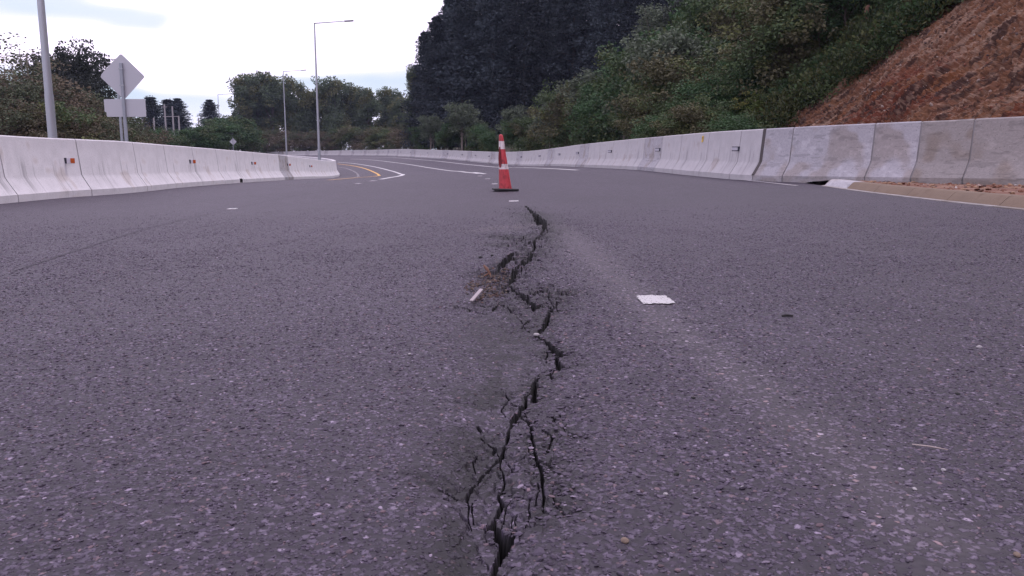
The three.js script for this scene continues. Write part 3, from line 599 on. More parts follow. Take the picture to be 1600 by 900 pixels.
// ---------------------------------------------------------------- land beyond the barriers
const hillFoot = along([[15, -20], [11.5, 4], [9.3, 8], [8.2, 10.5], [7.0, 14], [6.5, 18], [6.3, 22], [6.2, 26], [6, 40], [4, 60], [1, 80], [-5, 100], [-12, 130], [-30, 180]]);
const hillRise = along([[0.97, 0], [0.97, 24], [0.8, 34], [0.62, 50], [0.45, 80], [0.3, 110], [0.15, 150], [0.08, 300]]);
function hill(x, d) { const u = Math.max(0, x - hillFoot(d)), k = hillRise(d), y = k * (Math.sqrt(u * u + 0.5) - 0.7); return y < 12 ? y : 12 + 14 * (1 - Math.exp(-(y - 12) / 14)); }
function land(x, d) {
  const dc = clamp(d, -16, 176), L = roadLeft(dc), Rb = dc < 12.4 ? Math.max(xRightB(Math.max(dc, 5.2)), xKerb(dc)) : xRightB(dc);
  if (d > -18 && d < 178 && x > L - 0.4 && x < Rb + 0.45) return ground(x, d) - 0.25;
  let y = x > Rb ? (d < 14 ? 0.15 : ground(Math.min(x, Rb), d) - 0.02) : ground(L, dc) - 0.2;
  if (d > 178 || d < -18) y = lerp(y, 0, 0);
  return y + Math.max(0, hill(x, d)) + 0.25 * (fbm(x * 0.15, d * 0.15, 401, 3) - 0.5) * sm(1, 6, Math.max(L - x, x - Rb));
}
{
  const list = (...a) => { const o = []; for (const [s, e, st] of a) for (let v = s; v < e - 1e-6; v += st) o.push(v); return o; };
  const xs = list([-420, -80, 20], [-80, -12, 3], [-12, 40, 0.8], [40, 120, 4], [120, 440, 20]), ds = list([-80, -18, 8], [-18, 62, 0.8], [62, 180, 2], [180, 720, 20]);
  const P = [], U = [], Cc = [], I = [];
  for (const d of ds) for (const x of xs) {
    const cut = d < 26 && d > -10 && x > hillFoot(d) - 0.2 ? 0.9 : 0; P.push(x, land(x, d) - cut, -d); U.push(x / 3, d / 3);
    const n = fbm(x * 0.4, d * 0.4, 402, 4), g = sm(0.35, 0.65, n);
    const red = d < 25 && x > 3 ? 1 : 0, a = [lerp(0.055, 0.035, g), lerp(0.042, 0.045, g), lerp(0.028, 0.02, g)], b = [0.13, 0.05, 0.032];
    Cc.push(lerp(a[0], b[0], red), lerp(a[1], b[1], red), lerp(a[2], b[2], red));
  }
  const w = xs.length; for (let j = 0; j < ds.length - 1; j++) for (let i = 0; i < w - 1; i++) { const a = j * w + i; I.push(a, a + 1, a + w, a + 1, a + w + 1, a + w); }
  add(mesh(geom(P, I, U, Cc), std(0xffffff, 1, 0, { vertexColors: true })), 'ground', 'rough earth and grass beyond the road', 'ground', null, 'structure');
}
// red earth cut, raked by the teeth of a digger down its fall line
{
  const d0 = -4, d1 = 27, nd = 760, nt = 420, T = 8.5, P = new Float32Array(nd * nt * 3), Cc = new Float32Array(nd * nt * 3), I = [];
  const pal = { red: [0.120, 0.032, 0.015], dark: [0.030, 0.013, 0.010], buff: [0.165, 0.082, 0.045], orange: [0.155, 0.055, 0.019], grey: [0.27, 0.175, 0.125] };
  const mix3 = (a, b, t) => [lerp(a[0], b[0], t), lerp(a[1], b[1], t), lerp(a[2], b[2], t)];
  for (let j = 0; j < nd; j++) {
    const d = lerp(d0, d1, Math.pow(j / (nd - 1), 0.72));
    for (let i = 0; i < nt; i++) {
      const t = (i / (nt - 1)) * T, fall = d + 0.16 * t;                        // rake lines run slightly askew of the fall line
      const rib = fbm(fall * 5.5, t * 0.55, 411, 4), ridge = 1 - Math.abs(2 * fbm(fall * 9 + 0.5 * fbm(d * 2, t * 2, 412, 2), t * 0.9, 413, 3) - 1), clod = fbm(d * 9, t * 9, 414, 4), fine = fbm(d * 34, t * 30, 415, 3), big = fbm(d * 0.55, t * 0.5, 416, 3);
      const raked = sm(1.6, 2.9, t + 1.6 * (big - 0.5)) , rub = 1 - raked;
      const h = 0.6 * (big - 0.5) + 0.2 * (fbm(d * 1.3 + 5, t * 1.2, 417, 3) - 0.5) + raked * (0.24 * (rib - 0.5) + 0.14 * (Math.pow(ridge, 4) - 0.3)) + (0.08 + 0.14 * rub) * (clod - 0.5) + (0.07 + 0.06 * rub) * (fine - 0.5) + 0.022 * (hash2(j, i, 429) - 0.5);
      const k = hillRise(Math.max(d, 1)), n = Math.hypot(1, k), u = t / n, x = hillFoot(d) + u, y = 0.1 + hill(x, d);
      const o = (j * nt + i) * 3; P[o] = x - h * k / n; P[o + 1] = y + h / n; P[o + 2] = -d;
      const fib = fbm(fall * 15, t * 0.8, 426, 3), fib2 = fbm(fall * 19 + 4, t * 0.7, 427, 2), zone = sm(0.42, 0.56, fbm(d * 0.45 + 3, t * 0.5 + 2, 423, 3) + 0.06 * (t - 3)) * raked;
      let c = mix3(pal.red, pal.orange, sm(0.42, 0.6, fbm(d * 1.6 + 9, t * 1.6, 422, 4)));
      c = mix3(c, pal.buff, zone * 0.7);
      c = mix3(c, pal.dark, 0.85 * sm(0.50, 0.60, 0.5 * fbm(d * 3.2, t * 2.6, 421, 4) + 0.5 * fib));
      c = mix3(c, pal.grey, raked * sm(0.60, 0.68, fib2) * (0.3 + 0.65 * zone));
      c = mix3(c, pal.grey, sm(0.70, 0.80, vnoise(d * 24, t * 22, 424)) * 0.5); c = mix3(c, pal.dark, sm(0.70, 0.80, vnoise(d * 26 + 7, t * 20, 425)) * 0.5);
      const v = 0.62 + 0.6 * fine; Cc[o] = c[0] * v; Cc[o + 1] = c[1] * v; Cc[o + 2] = c[2] * v;
    }
  }
  for (let j = 0; j < nd - 1; j++) for (let i = 0; i < nt - 1; i++) { const a = j * nt + i; I.push(a, a + 1, a + nt, a + 1, a + nt + 1, a + nt); }
  const sg = geom(P, I, null, Cc); sg.deleteAttribute('normal');
  const slope = add(mesh(sg, std(0xffffff, 0.97, 0, { vertexColors: true })), 'earth_cut', 'bare red earth cutting raked down its face', 'hillside', null, 'structure');
  // loose stones lying on it
  const R = rng(431), g = new THREE.IcosahedronGeometry(1, 0), N = 11000, im = new THREE.InstancedMesh(g, std(0xffffff, 0.95), N), m4 = new THREE.Matrix4(), q = new THREE.Quaternion(), col = new THREE.Color();
  for (let i = 0; i < N; i++) {
    const j = Math.floor((0.25 + 0.75 * R()) * (nd - 2)), k = Math.floor(Math.pow(R(), 1.7) * (nt - 2)), o = (j * nt + k) * 3, r = 0.010 + 0.034 * Math.pow(R(), 4);
    q.setFromEuler(new THREE.Euler(R() * 6, R() * 6, R() * 6)); m4.compose(new THREE.Vector3(P[o] + 0.004, P[o + 1] + r * 0.25, P[o + 2]), q, new THREE.Vector3(r * (0.8 + 0.9 * R()), r * (0.5 + 0.4 * R()), r)); im.setMatrixAt(i, m4);
    const w = R(); w < 0.10 ? col.setRGB(0.26, 0.20, 0.17) : w < 0.45 ? col.setRGB(0.19, 0.10, 0.065) : w < 0.75 ? col.setRGB(0.14, 0.05, 0.03) : col.setRGB(0.07, 0.045, 0.042); im.setColorAt(i, col);
  }
  im.name = 'loose_stones'; im.userData = { kind: 'stuff' }; im.castShadow = im.receiveShadow = true; slope.add(im);
}
// strip of red dirt between kerb and barrier
{
  const P = [], Cc = [], I = [], ds = []; for (let d = -6; d <= 12.2; d += 0.05) ds.push(d); const nx = 22;
  for (const d of ds) { const a = xKerb(d) + 0.235, b = Math.max(a + 0.12, xRightB(Math.max(d, 5.1)) + 0.3); for (let i = 0; i <= nx; i++) { const t = i / nx, x = lerp(a, b, t), n = fbm(x * 6, d * 6, 441, 4), y = lerp(roadY(xKerb(d), d) + 0.085, 0.19, Math.min(1, t * 1.5)) + 0.05 * (n - 0.5) - 0.3 * sm(11.75, 12.2, d); P.push(x, y, -d); const v = 0.7 + 0.7 * fbm(x * 14, d * 14, 442, 3), g = sm(0.5, 0.7, fbm(x * 3, d * 3, 443, 3)); Cc.push(lerp(0.13, 0.19, g) * v, lerp(0.058, 0.115, g) * v, lerp(0.038, 0.08, g) * v); } }
  const w = nx + 1; for (let j = 0; j < ds.length - 1; j++) for (let i = 0; i < nx; i++) { const a = j * w + i; I.push(a, a + 1, a + w, a + 1, a + w + 1, a + w); }
  const strip = add(mesh(geom(P, I, null, Cc), std(0xffffff, 1, 0, { vertexColors: true })), 'dirt_strip', 'strip of red dirt between kerb and barrier', 'ground', null, 'structure');
  const R = rng(451), g = new THREE.IcosahedronGeometry(1, 0), N = 1500, im = new THREE.InstancedMesh(g, std(0xffffff, 0.95), N), m4 = new THREE.Matrix4(), q = new THREE.Quaternion(), col = new THREE.Color();
  for (let i = 0; i < N; i++) {
    const v = Math.floor((0.4 + 0.6 * R()) * (ds.length - 12)) * w + Math.floor(R() * 0.8 * nx), r = 0.008 + 0.026 * Math.pow(R(), 3), flat = R() < 0.4 ? 0.25 : 0.7;
    q.setFromEuler(new THREE.Euler((R() - 0.5) * 0.8, R() * 6, (R() - 0.5) * 0.8)); m4.compose(new THREE.Vector3(P[v * 3] + R() * 0.05, P[v * 3 + 1] + r * 0.2, P[v * 3 + 2] + R() * 0.05), q, new THREE.Vector3(r * 1.3, r * flat, r)); im.setMatrixAt(i, m4);
    const k = R(); k < 0.3 ? col.setRGB(0.24, 0.145, 0.09) : k < 0.7 ? col.setRGB(0.15, 0.06, 0.035) : k < 0.8 ? col.setRGB(0.34, 0.30, 0.28) : col.setRGB(0.07, 0.045, 0.04); im.setColorAt(i, col);
  }
  im.name = 'gravel'; im.userData = { kind: 'stuff' }; im.castShadow = im.receiveShadow = true; strip.add(im);
}

scene.fog = new THREE.FogExp2(lin(0.62, 0.70, 1.0), 0.00018);   // thin bluish air

// ---------------------------------------------------------------- trees and shrubs
function leafGeo(clumps, R, leaf, aspect, colFn) {
  let n = 0; for (const c of clumps) n += c.n;
  const P = new Float32Array(n * 12), Cc = new Float32Array(n * 12), I = new Uint32Array(n * 6); let k = 0;
  const a = new THREE.Vector3(), b = new THREE.Vector3(), p = new THREE.Vector3(), out = new THREE.Vector3();
  for (const c of clumps) {
    const tone = colFn(R, c);
    for (let i = 0; i < c.n; i++) {
      out.set(R() * 2 - 1, R() * 2 - 1, R() * 2 - 1); if (out.lengthSq() > 1) out.normalize().multiplyScalar(Math.cbrt(R()));
      const rr = Math.pow(out.length(), 0.55); out.normalize().multiplyScalar(rr);
      p.set(c.x + out.x * c.r, c.y + out.y * c.r * (c.ry ?? 0.75), c.z + out.z * c.r);
      a.set(R() * 2 - 1, R() * 2 - 1 + (c.droop ?? -0.2), R() * 2 - 1).addScaledVector(out, 0.8).normalize();
      b.set(R() * 2 - 1, R() * 2 - 1, R() * 2 - 1).cross(a).normalize();
      const L = leaf * (0.6 + 0.8 * R()), w = L * aspect, o = k * 12;
      P.set([p.x, p.y, p.z, p.x + a.x * L * 0.5 + b.x * w, p.y + a.y * L * 0.5 + b.y * w, p.z + a.z * L * 0.5 + b.z * w, p.x + a.x * L, p.y + a.y * L, p.z + a.z * L, p.x + a.x * L * 0.5 - b.x * w, p.y + a.y * L * 0.5 - b.y * w, p.z + a.z * L * 0.5 - b.z * w], o);
      const v = 0.87 + 0.26 * R(); for (let q = 0; q < 4; q++) { Cc[o + q * 3] = tone[0] * v; Cc[o + q * 3 + 1] = tone[1] * v; Cc[o + q * 3 + 2] = tone[2] * v; }
      I.set([k * 4, k * 4 + 1, k * 4 + 2, k * 4, k * 4 + 2, k * 4 + 3], k * 6); k++;
    }
  }
  return geom(P, I, null, Cc);
}
function tube(pts, radii, sides = 7) {                              // tapered limb through points
  const P = [], I = [], up = new THREE.Vector3(0.31, 0.2, 0.93), t = new THREE.Vector3(), u = new THREE.Vector3(), v = new THREE.Vector3();
  pts.forEach((p, i) => { t.copy(pts[Math.min(i + 1, pts.length - 1)]).sub(pts[Math.max(0, i - 1)]).normalize(); u.crossVectors(t, up).normalize(); v.crossVectors(t, u); for (let s = 0; s < sides; s++) { const a = s / sides * Math.PI * 2, r = radii[i]; P.push(p.x + (u.x * Math.cos(a) + v.x * Math.sin(a)) * r, p.y + (u.y * Math.cos(a) + v.y * Math.sin(a)) * r, p.z + (u.z * Math.cos(a) + v.z * Math.sin(a)) * r); } });
  for (let i = 0; i < pts.length - 1; i++) for (let s = 0; s < sides; s++) { const a = i * sides + s, b = i * sides + (s + 1) % sides; I.push(a, a + sides, b, b, a + sides, b + sides); }
  return geom(P, I);
}
const V = (x, y, z) => new THREE.Vector3(x, y, z);
const leafMat = new THREE.MeshPhysicalMaterial({ vertexColors: true, roughness: 0.85, transmission: 0.22, thickness: 0, side: THREE.DoubleSide, specularIntensity: 0.4 });
const barkMat = std(lin(0.07, 0.055, 0.048), 0.95), barkPale = std(lin(0.2, 0.17, 0.15), 0.95);
const pick = (c, R) => clamp((vnoise(c.x * 0.55 + 40, c.y * 0.55 + c.z * 0.7 + 40, 611) - 0.5) * 1.7 + 0.5 + 0.12 * (R() - 0.5), 0, 1);   // neighbouring sprays share a colour
const tones = {
  conifer: R => { const v = 0.6 + 0.9 * R(); return [0.026 * v, 0.034 * v, 0.040 * v]; },
  dark: R => { const v = 0.7 + 0.6 * R(); return [0.030 * v, 0.036 * v, 0.030 * v]; },
  poplar: (R, c) => { const v = 0.8 + 0.4 * R(), w = pick(c, R); return w < 0.25 ? [0.135 * v, 0.14 * v, 0.065 * v] : [0.08 * v, 0.108 * v, 0.066 * v]; },
  green: (R, c) => { const v = 0.8 + 0.4 * R(), w = pick(c, R); return [(0.05 + 0.035 * w) * v, 0.098 * v, 0.042 * v]; },
  grey: R => { const v = 0.7 + 0.6 * R(); return [0.095 * v, 0.118 * v, 0.080 * v]; },
  lime: (R, c) => { const v = 0.8 + 0.4 * R(); return pick(c, R) < 0.3 ? [0.22 * v, 0.22 * v, 0.07 * v] : [0.125 * v, 0.165 * v, 0.05 * v]; },
  olive: (R, c) => { const v = 0.78 + 0.44 * R(), w = pick(c, R); return w < 0.14 ? [0.10 * v, 0.096 * v, 0.052 * v] : w < 0.42 ? [0.115 * v, 0.128 * v, 0.052 * v] : [0.066 * v, 0.098 * v, 0.042 * v]; },
  brown: (R, c) => { const v = 0.78 + 0.44 * R(), w = pick(c, R); return w < 0.3 ? [0.135 * v, 0.108 * v, 0.075 * v] : w < 0.6 ? [0.115 * v, 0.105 * v, 0.066 * v] : [0.08 * v, 0.096 * v, 0.056 * v]; },
};
function conifer(seed) {                                            // 30 m tall dense dark pine
  const R = rng(seed), H = 30, clumps = [], wood = [tube([V(0, -1, 0), V(0.1, 6, 0), V(0, 16, 0.1), V(0, 29, 0)], [0.42, 0.33, 0.2, 0.03])];
  for (let y = 2.5; y < 30; y += 0.95 + 0.3 * R()) {
    const t = y / H, Rm = 5.2 * Math.pow(1 - t, 0.7) * (0.7 + 0.55 * R()) + 0.1, nb = 5 + Math.floor(R() * 3), o = R() * 6;
    for (let k = 0; k < nb; k++) {
      const a = o + k / nb * 6.28 + 0.5 * R(), L = Rm * (0.65 + 0.45 * R()), lift = 0.28 * (R() - 0.2);
      if (k % 2 === 0) wood.push(tube([V(0, y, 0), V(Math.cos(a) * L * 0.9, y + L * lift, Math.sin(a) * L * 0.9)], [0.09 * (1 - t) + 0.03, 0.015], 4));
      for (let s = 0.35; s < 1.05; s += 0.33) clumps.push({ x: Math.cos(a) * L * s, y: y + L * s * lift, z: Math.sin(a) * L * s, r: 0.35 + (0.45 + 0.55 * R()) * Math.sqrt(1 - t), ry: 0.6, n: 42, droop: -0.1 });
    }
  }
  clumps.push({ x: 0, y: 29.4, z: 0, r: 0.6, ry: 1.4, n: 40 });
  return { H, wood: mergeGeometries(wood), bark: barkMat, leaf: leafGeo(clumps, R, 0.5, 0.2, r => tones.conifer(r).map(q => q * (0.8 + 0.3 * (seed % 4)))) };
}
function lobes(R, H, W, y0, n, r0, r1, per, pow = 0.5) {             // clumps on the lobes of a round crown
  const out = [], L = []; for (let i = 0; i < 7; i++) { const a = i * 2.4 + R(), q = 0.3 + 0.35 * R(); L.push([Math.cos(a) * W * 0.5 * q, lerp(y0 + 0.22 * (H - y0), H - 0.2 * (H - y0), R()), Math.sin(a) * W * 0.5 * q, (0.26 + 0.12 * R()) * W]); }
  L.push([0, H - 0.24 * (H - y0), 0, 0.26 * W]);
  for (let i = 0; i < n; i++) { const l = L[Math.floor(R() * L.length)], v = V(R() * 2 - 1, R() * 2 - 1, R() * 2 - 1).normalize().multiplyScalar(Math.pow(R(), pow) * l[3]); let y = l[1] + v.y * 1.1; y = clamp(y, y0, H); const r = lerp(r0, r1, R()); out.push({ x: l[0] + v.x, y, z: l[2] + v.z, r, n: Math.round(per * (0.6 + 0.8 * R())) }); }
  return out;
}
function broad(seed, H, W, y0, n, r0, r1, per, leaf, tone, bark = barkMat, stems = 1) {
  const R = rng(seed), clumps = lobes(R, H, W, y0, n, r0, r1, per), wood = [];
  for (let s = 0; s < stems; s++) {
    const bx = stems > 1 ? (R() - 0.5) * W * 0.3 : 0, bz = stems > 1 ? (R() - 0.5) * W * 0.3 : 0, fork = V(bx + (R() - 0.5) * 0.4, Math.max(y0, H * 0.25), bz + (R() - 0.5) * 0.4), rt = H * 0.016 / Math.sqrt(stems);
    wood.push(tube([V(bx, -0.6, bz), V(bx, fork.y * 0.5, bz), fork, V(fork.x * 0.5, H * 0.9, fork.z * 0.5)], [rt * 1.25, rt, rt * 0.8, rt * 0.15]));
    for (let i = 0; i < 9; i++) { const c = clumps[Math.floor(R() * clumps.length)], q = V(lerp(fork.x, fork.x * 0.5, 0.4), lerp(fork.y, H * 0.8, 0.6 * R()), lerp(fork.z, fork.z * 0.5, 0.4)); if (c.y > q.y - 1) wood.push(tube([q, V((q.x + c.x) / 2, (q.y + c.y) / 2 - 0.05 * H * R(), (q.z + c.z) / 2), V(c.x, c.y, c.z)], [rt * 0.5, rt * 0.3, rt * 0.08], 5)); }
  }
  return { H, wood: mergeGeometries(wood), bark, leaf: leafGeo(clumps, R, leaf, 0.34, tone) };
}
const K = {
  conifer: [conifer(501), conifer(502), conifer(503), conifer(504)],
  poplar: [0, 1, 2].map(i => broad(520 + i, 18, 7.0, 1.0, 330, 0.55, 1.0, 52, 0.34, tones.poplar)),
  green: [0, 1, 2].map(i => broad(530 + i, 6, 4.6, 0.3, 260, 0.28, 0.55, 62, 0.15, tones.green, barkMat, 3)),
  olive: [0, 1].map(i => broad(540 + i, 6, 5.0, 0.3, 260, 0.28, 0.55, 58, 0.15, tones.olive, barkMat, 3)),
  lime: [0, 1].map(i => broad(550 + i, 4, 4.2, 0.15, 240, 0.2, 0.42, 60, 0.13, tones.lime, barkMat, 3)),
  grey: [0, 1].map(i => broad(560 + i, 8, 4.4, 2.0, 210, 0.35, 0.6, 52, 0.2, tones.grey, barkPale, 3)),
  brown: [0, 1].map(i => broad(570 + i, 7, 6.0, 0.4, 330, 0.3, 0.6, 70, 0.14, tones.brown, barkMat, 3)),
  dark: [0, 1].map(i => broad(590 + i, 12, 8.5, 0.8, 300, 0.45, 0.85, 60, 0.24, tones.dark)),
  sparse: [0].map(i => broad(580 + i, 10, 5.0, 2.5, 90, 0.3, 0.6, 24, 0.15, tones.brown, barkPale, 1)),
};
const Rt = rng(600);
function plant(kind, name, label, group, px, top, d, widen = 1, variant) {
  const list = K[kind], k = list[variant ?? Math.floor(Rt() * list.length)], r = ray(px, Math.max(top, -200)), x = r.x * d, y0 = land(x, d) - 0.05, h = Math.max(0.6, CAM_H + r.y * d - y0);
  const t = add(new THREE.Group(), name, label, /tree/.test(name) ? 'tree' : 'shrub', group); t.position.set(x, y0, -d); t.rotation.y = Rt() * 6.28;
  const s = h / k.H, w = s * widen; t.scale.set(w, s, w);
  part(t, /tree/.test(name) ? 'trunk' : 'stems', k.wood, k.bark); part(t, /tree/.test(name) ? 'crown' : 'foliage', k.leaf, leafMat); return t;
}
// tall dark conifers behind the bend
const con = 'tall dark conifer in the dense stand behind the bend', cg = 'dark conifers behind the bend';
for (const [px, top, d] of [[664, 50, 122], [683, 26, 114], [701, 2, 118], [722, -28, 110], [746, -42, 116], [770, -62, 108], [796, -52, 117], [820, -72, 106], [846, -62, 114], [873, -66, 119], [899, -82, 106], [926, -72, 112], [951, -88, 102], [979, -82, 108], [1006, -92, 100], [1036, -95, 96], [1066, -100, 92], [1100, -110, 90], [1140, -110, 88], [1180, -120, 84], [690, 40, 140], [735, 0, 142], [780, -20, 140], [835, -20, 142], [885, -30, 140], [940, -30, 138], [990, -40, 136], [1040, -40, 132]]) plant('conifer', 'conifer_tree', con, cg, px, top, d, 1.25);
plant('poplar', 'slender_tree', 'thin leafy tree at the sky edge of the conifer stand', null, 649, 86, 124, 0.55);
// broad trees beyond the far barrier
for (const [px, top, d, w] of [[374, 104, 186, 1], [396, 101, 192, 1], [421, 98, 188, 1], [446, 101, 196, 1], [469, 112, 190, 0.9], [500, 118, 192, 0.8], [522, 106, 188, 1], [549, 117, 194, 1], [575, 126, 188, 1], [600, 124, 196, 1], [622, 138, 186, 0.9], [642, 140, 180, 0.9], [408, 120, 206, 1], [486, 132, 208, 1], [560, 130, 208, 1], [612, 134, 204, 1]]) plant('poplar', 'broadleaf_tree', 'tall rounded grey green tree in the grove beyond the far barrier', 'grove beyond the far barrier', px, top, d, w);
for (const [px, top, d] of [[385, 196, 172], [410, 202, 176], [440, 200, 174], [468, 204, 178], [496, 203, 176], [520, 206, 174], [545, 196, 172], [568, 200, 170], [595, 198, 158], [615, 204, 150], [640, 190, 132]]) plant(px % 2 ? 'olive' : 'brown', 'roadside_shrub', px % 2 ? 'low olive shrub at the foot of the far grove' : 'low brownish shrub at the foot of the far grove', px % 2 ? 'olive shrubs below the far grove' : 'brown shrubs below the far grove', px, top, d, 1.6);
const look = { dark: 'tall dark crowned', grey: 'grey green pale stemmed', green: 'dark green', olive: 'olive brown', lime: 'yellow green', brown: 'brownish' };
// young trees and scrub close behind the right barrier
for (const [px, top, d, kind] of [[655, 196, 112, 'green'], [676, 180, 104, 'grey'], [700, 190, 98, 'green'], [726, 160, 96, 'grey'], [750, 190, 88, 'green'], [768, 202, 84, 'green'], [797, 166, 76, 'grey'], [816, 186, 72, 'green'], [838, 168, 70, 'olive'], [862, 158, 66, 'grey'], [884, 142, 60, 'grey'], [902, 128, 56, 'olive'], [925, 112, 54, 'grey'], [946, 120, 50, 'green'], [966, 104, 46, 'green'], [990, 118, 42, 'grey']]) plant(kind, 'young_tree', look[kind] + ' young tree close behind the long right barrier', look[kind] + ' young trees behind the right barrier', px, top, d, 1.15);
// scrub on the hillside
const hs = k => look[k] + ' shrub on the overgrown hillside above the right barrier', hgp = k => look[k] + ' hillside shrubs';
for (const [px, top, d, kind, w] of [[1010, 150, 31, 'olive', 1.2], [1050, 92, 33, 'olive', 1.3], [1088, 104, 31, 'olive', 1.3], [1030, 175, 26, 'green', 1.5], [1070, 165, 24, 'olive', 1.5], [1115, 150, 25, 'green', 1.4], [1132, 120, 32, 'green', 1.4], [1150, 172, 22.8, 'green', 1.6], [1172, 110, 34, 'olive', 1.4], [1190, 146, 27, 'lime', 1.4], [1222, 150, 27, 'lime', 1.3], [1205, 178, 26.6, 'lime', 1.4], [1240, 120, 29, 'green', 1.4], [1262, 150, 27.5, 'olive', 1.3], [1280, 110, 28, 'lime', 1.4], [1300, 84, 29, 'green', 1.5], [1322, 100, 27, 'olive', 1.2], [1345, 76, 27.5, 'lime', 1.2], [1362, 50, 29, 'green', 1.4], [1388, 50, 27, 'olive', 1.2], [1400, 20, 29, 'green', 1.4], [1425, 18, 27, 'lime', 1.1], [1442, -10, 28, 'green', 1.3], [1470, -20, 27, 'green', 1.2], [1000, 70, 52, 'green', 1.3], [1035, 60, 50, 'grey', 1.3], [1070, 50, 48, 'green', 1.3], [1100, 36, 46, 'dark', 0.95], [1130, 60, 46, 'olive', 1.3], [1160, 16, 46, 'dark', 0.95], [1195, 66, 40, 'green', 1.3], [1225, 24, 42, 'dark', 0.95], [1255, 44, 38, 'green', 1.3], [1290, 4, 40, 'dark', 0.95], [1325, 26, 34, 'lime', 1.3], [1350, -20, 38, 'dark', 0.95], [1385, -10, 36, 'green', 1.3], [1080, -20, 64, 'dark', 0.9], [1130, -40, 60, 'dark', 0.9], [1180, -50, 56, 'dark', 0.9], [1230, -60, 54, 'dark', 0.9], [1280, -70, 52, 'dark', 0.9], [1330, -80, 50, 'dark', 0.9], [1380, -90, 48, 'dark', 0.9], [1430, -90, 44, 'dark', 0.9], [1040, 10, 70, 'grey', 1.2]]) plant(kind, 'hillside_shrub', hs(kind), hgp(kind), px, top, d, w);
function plantAt(kind, x, d, h, widen) { const k = K[kind][Math.floor(Rt() * K[kind].length)], t = add(new THREE.Group(), 'hillside_shrub', hs(kind), 'shrub', hgp(kind)), s = h / k.H; t.position.set(x, land(x, d) - 0.1, -d); t.rotation.y = Rt() * 6.28; t.scale.set(s * widen, s, s * widen); part(t, 'stems', k.wood, k.bark); part(t, 'foliage', k.leaf, leafMat); }
const cutEdge = u => 26.4 - 0.8 * u;                                // where the bare cut gives way to plants, by distance up the slope
for (let d = 21.5; d < 36; d += 2.3) for (let u = 0.6; u < 13; u += 2.3) { const uu = u + (Rt() - 0.5) * 1.4, dd = d + (Rt() - 0.5) * 1.4; if (dd > cutEdge(uu) + 0.5) plantAt(['green', 'olive', 'lime', 'green', 'olive', 'green'][Math.floor(Rt() * 6)], hillFoot(dd) + uu, dd, dd < cutEdge(uu) + 2.2 ? 0.9 + 0.9 * Rt() : 1.8 + 2.4 * Rt(), 1.25); }
for (let d = 36; d < 62; d += 4.6) for (let u = 2; u < 24; u += 4.6) plantAt(['green', 'olive', 'green', 'grey'][Math.floor(Rt() * 4)], hillFoot(d) + u + (Rt() - 0.5) * 2, d + (Rt() - 0.5) * 3, 3.6 + 3.6 * Rt(), 1.2);
{
  const R = rng(650), tuft = leafGeo([{ x: 0, y: 0.1, z: 0, r: 0.3, n: 90, ry: 0.6, droop: 0.3 }, { x: 0.15, y: 0.2, z: 0.1, r: 0.2, n: 40, ry: 0.7 }], R, 0.075, 0.26, tones.green), N = 5900, im = new THREE.InstancedMesh(tuft, leafMat, N), m4 = new THREE.Matrix4(), q = new THREE.Quaternion(), col = new THREE.Color();
  for (let i = 0; i < N; i++) { const up = 15 * R() - 2.2, e = cutEdge(Math.max(0, up)), fringe = i < 600, d = fringe ? e - 1.3 * Math.pow(R(), 2) : e + 26 * Math.pow(R(), 1.6), x = Math.max(xRightB(d) + 1.1, hillFoot(d) + up), s = 0.6 + 1.1 * R(); m4.compose(V(x, land(x, d) + (d < 27 && x > hillFoot(d) ? 0.05 : 0), -d), q.setFromEuler(new THREE.Euler(0.5 * (R() - 0.5), R() * 6, 0.5 * (R() - 0.5))), V(s, s * (0.8 + 0.6 * R()), s)); im.setMatrixAt(i, m4); const v = 0.4 + 0.5 * R(); im.setColorAt(i, col.setRGB(v * (0.8 + 0.9 * R()), v, v * 0.85)); }
  im.castShadow = im.receiveShadow = true; add(im, 'undergrowth', 'low tangled undergrowth covering the hillside', 'undergrowth', null, 'stuff');
}
// trees and bushes beyond the left barrier
plant('dark', 'dark_tree', 'big dark tree behind the left lamp post', null, 112, 64, 74, 0.85);
plant('dark', 'dark_tree', 'dark tree leaning out beside the back of the diamond sign', null, 138, 112, 72, 1.0);
plant('dark', 'dark_tree', 'dark tree partly hidden by the left lamp post', null, 86, 72, 80, 0.9);
plant('sparse', 'slender_tree', 'thin half bare tree left of the lamp post', null, 42, 62, 62, 1.5);
plant('sparse', 'slender_tree', 'half bare tree at the edge of the brown bushes', null, 8, 84, 58, 1.6);
for (const [px, top, d, kind] of [[-40, 120, 52, 'brown'], [5, 122, 54, 'brown'], [40, 112, 58, 'brown'], [75, 130, 56, 'brown'], [110, 134, 60, 'brown'], [145, 150, 58, 'brown'], [175, 165, 62, 'olive'], [205, 182, 66, 'brown'], [20, 150, 42, 'brown'], [60, 160, 44, 'olive'], [100, 165, 46, 'brown'], [135, 172, 48, 'brown'], [160, 186, 50, 'olive'], [190, 192, 52, 'brown']]) plant(kind, 'roadside_bush', look[kind] + ' autumn bush beyond the left barrier', look[kind] + ' bushes beyond the left barrier', px, top, d, 1.4);
for (const [px, top, d] of [[228, 196, 92], [250, 203, 96], [272, 206, 100], [294, 200, 104], [312, 196, 108], [328, 192, 112], [346, 186, 120], [362, 180, 128]]) plant(px % 2 ? 'olive' : 'green', 'roadside_bush', look[px % 2 ? 'olive' : 'green'] + ' low bush among the distant poles', look[px % 2 ? 'olive' : 'green'] + ' bushes among the distant poles', px, top, d, 1.7);
plant('conifer', 'small_conifer', 'small pointed conifer right of the diamond sign', null, 234, 150, 150, 2.3);
plant('conifer', 'small_conifer', 'left of a pair of distant conifers behind thin poles', null, 262, 154, 160, 2.4);
plant('conifer', 'small_conifer', 'right of a pair of distant conifers behind thin poles', null, 277, 155, 158, 2.4);
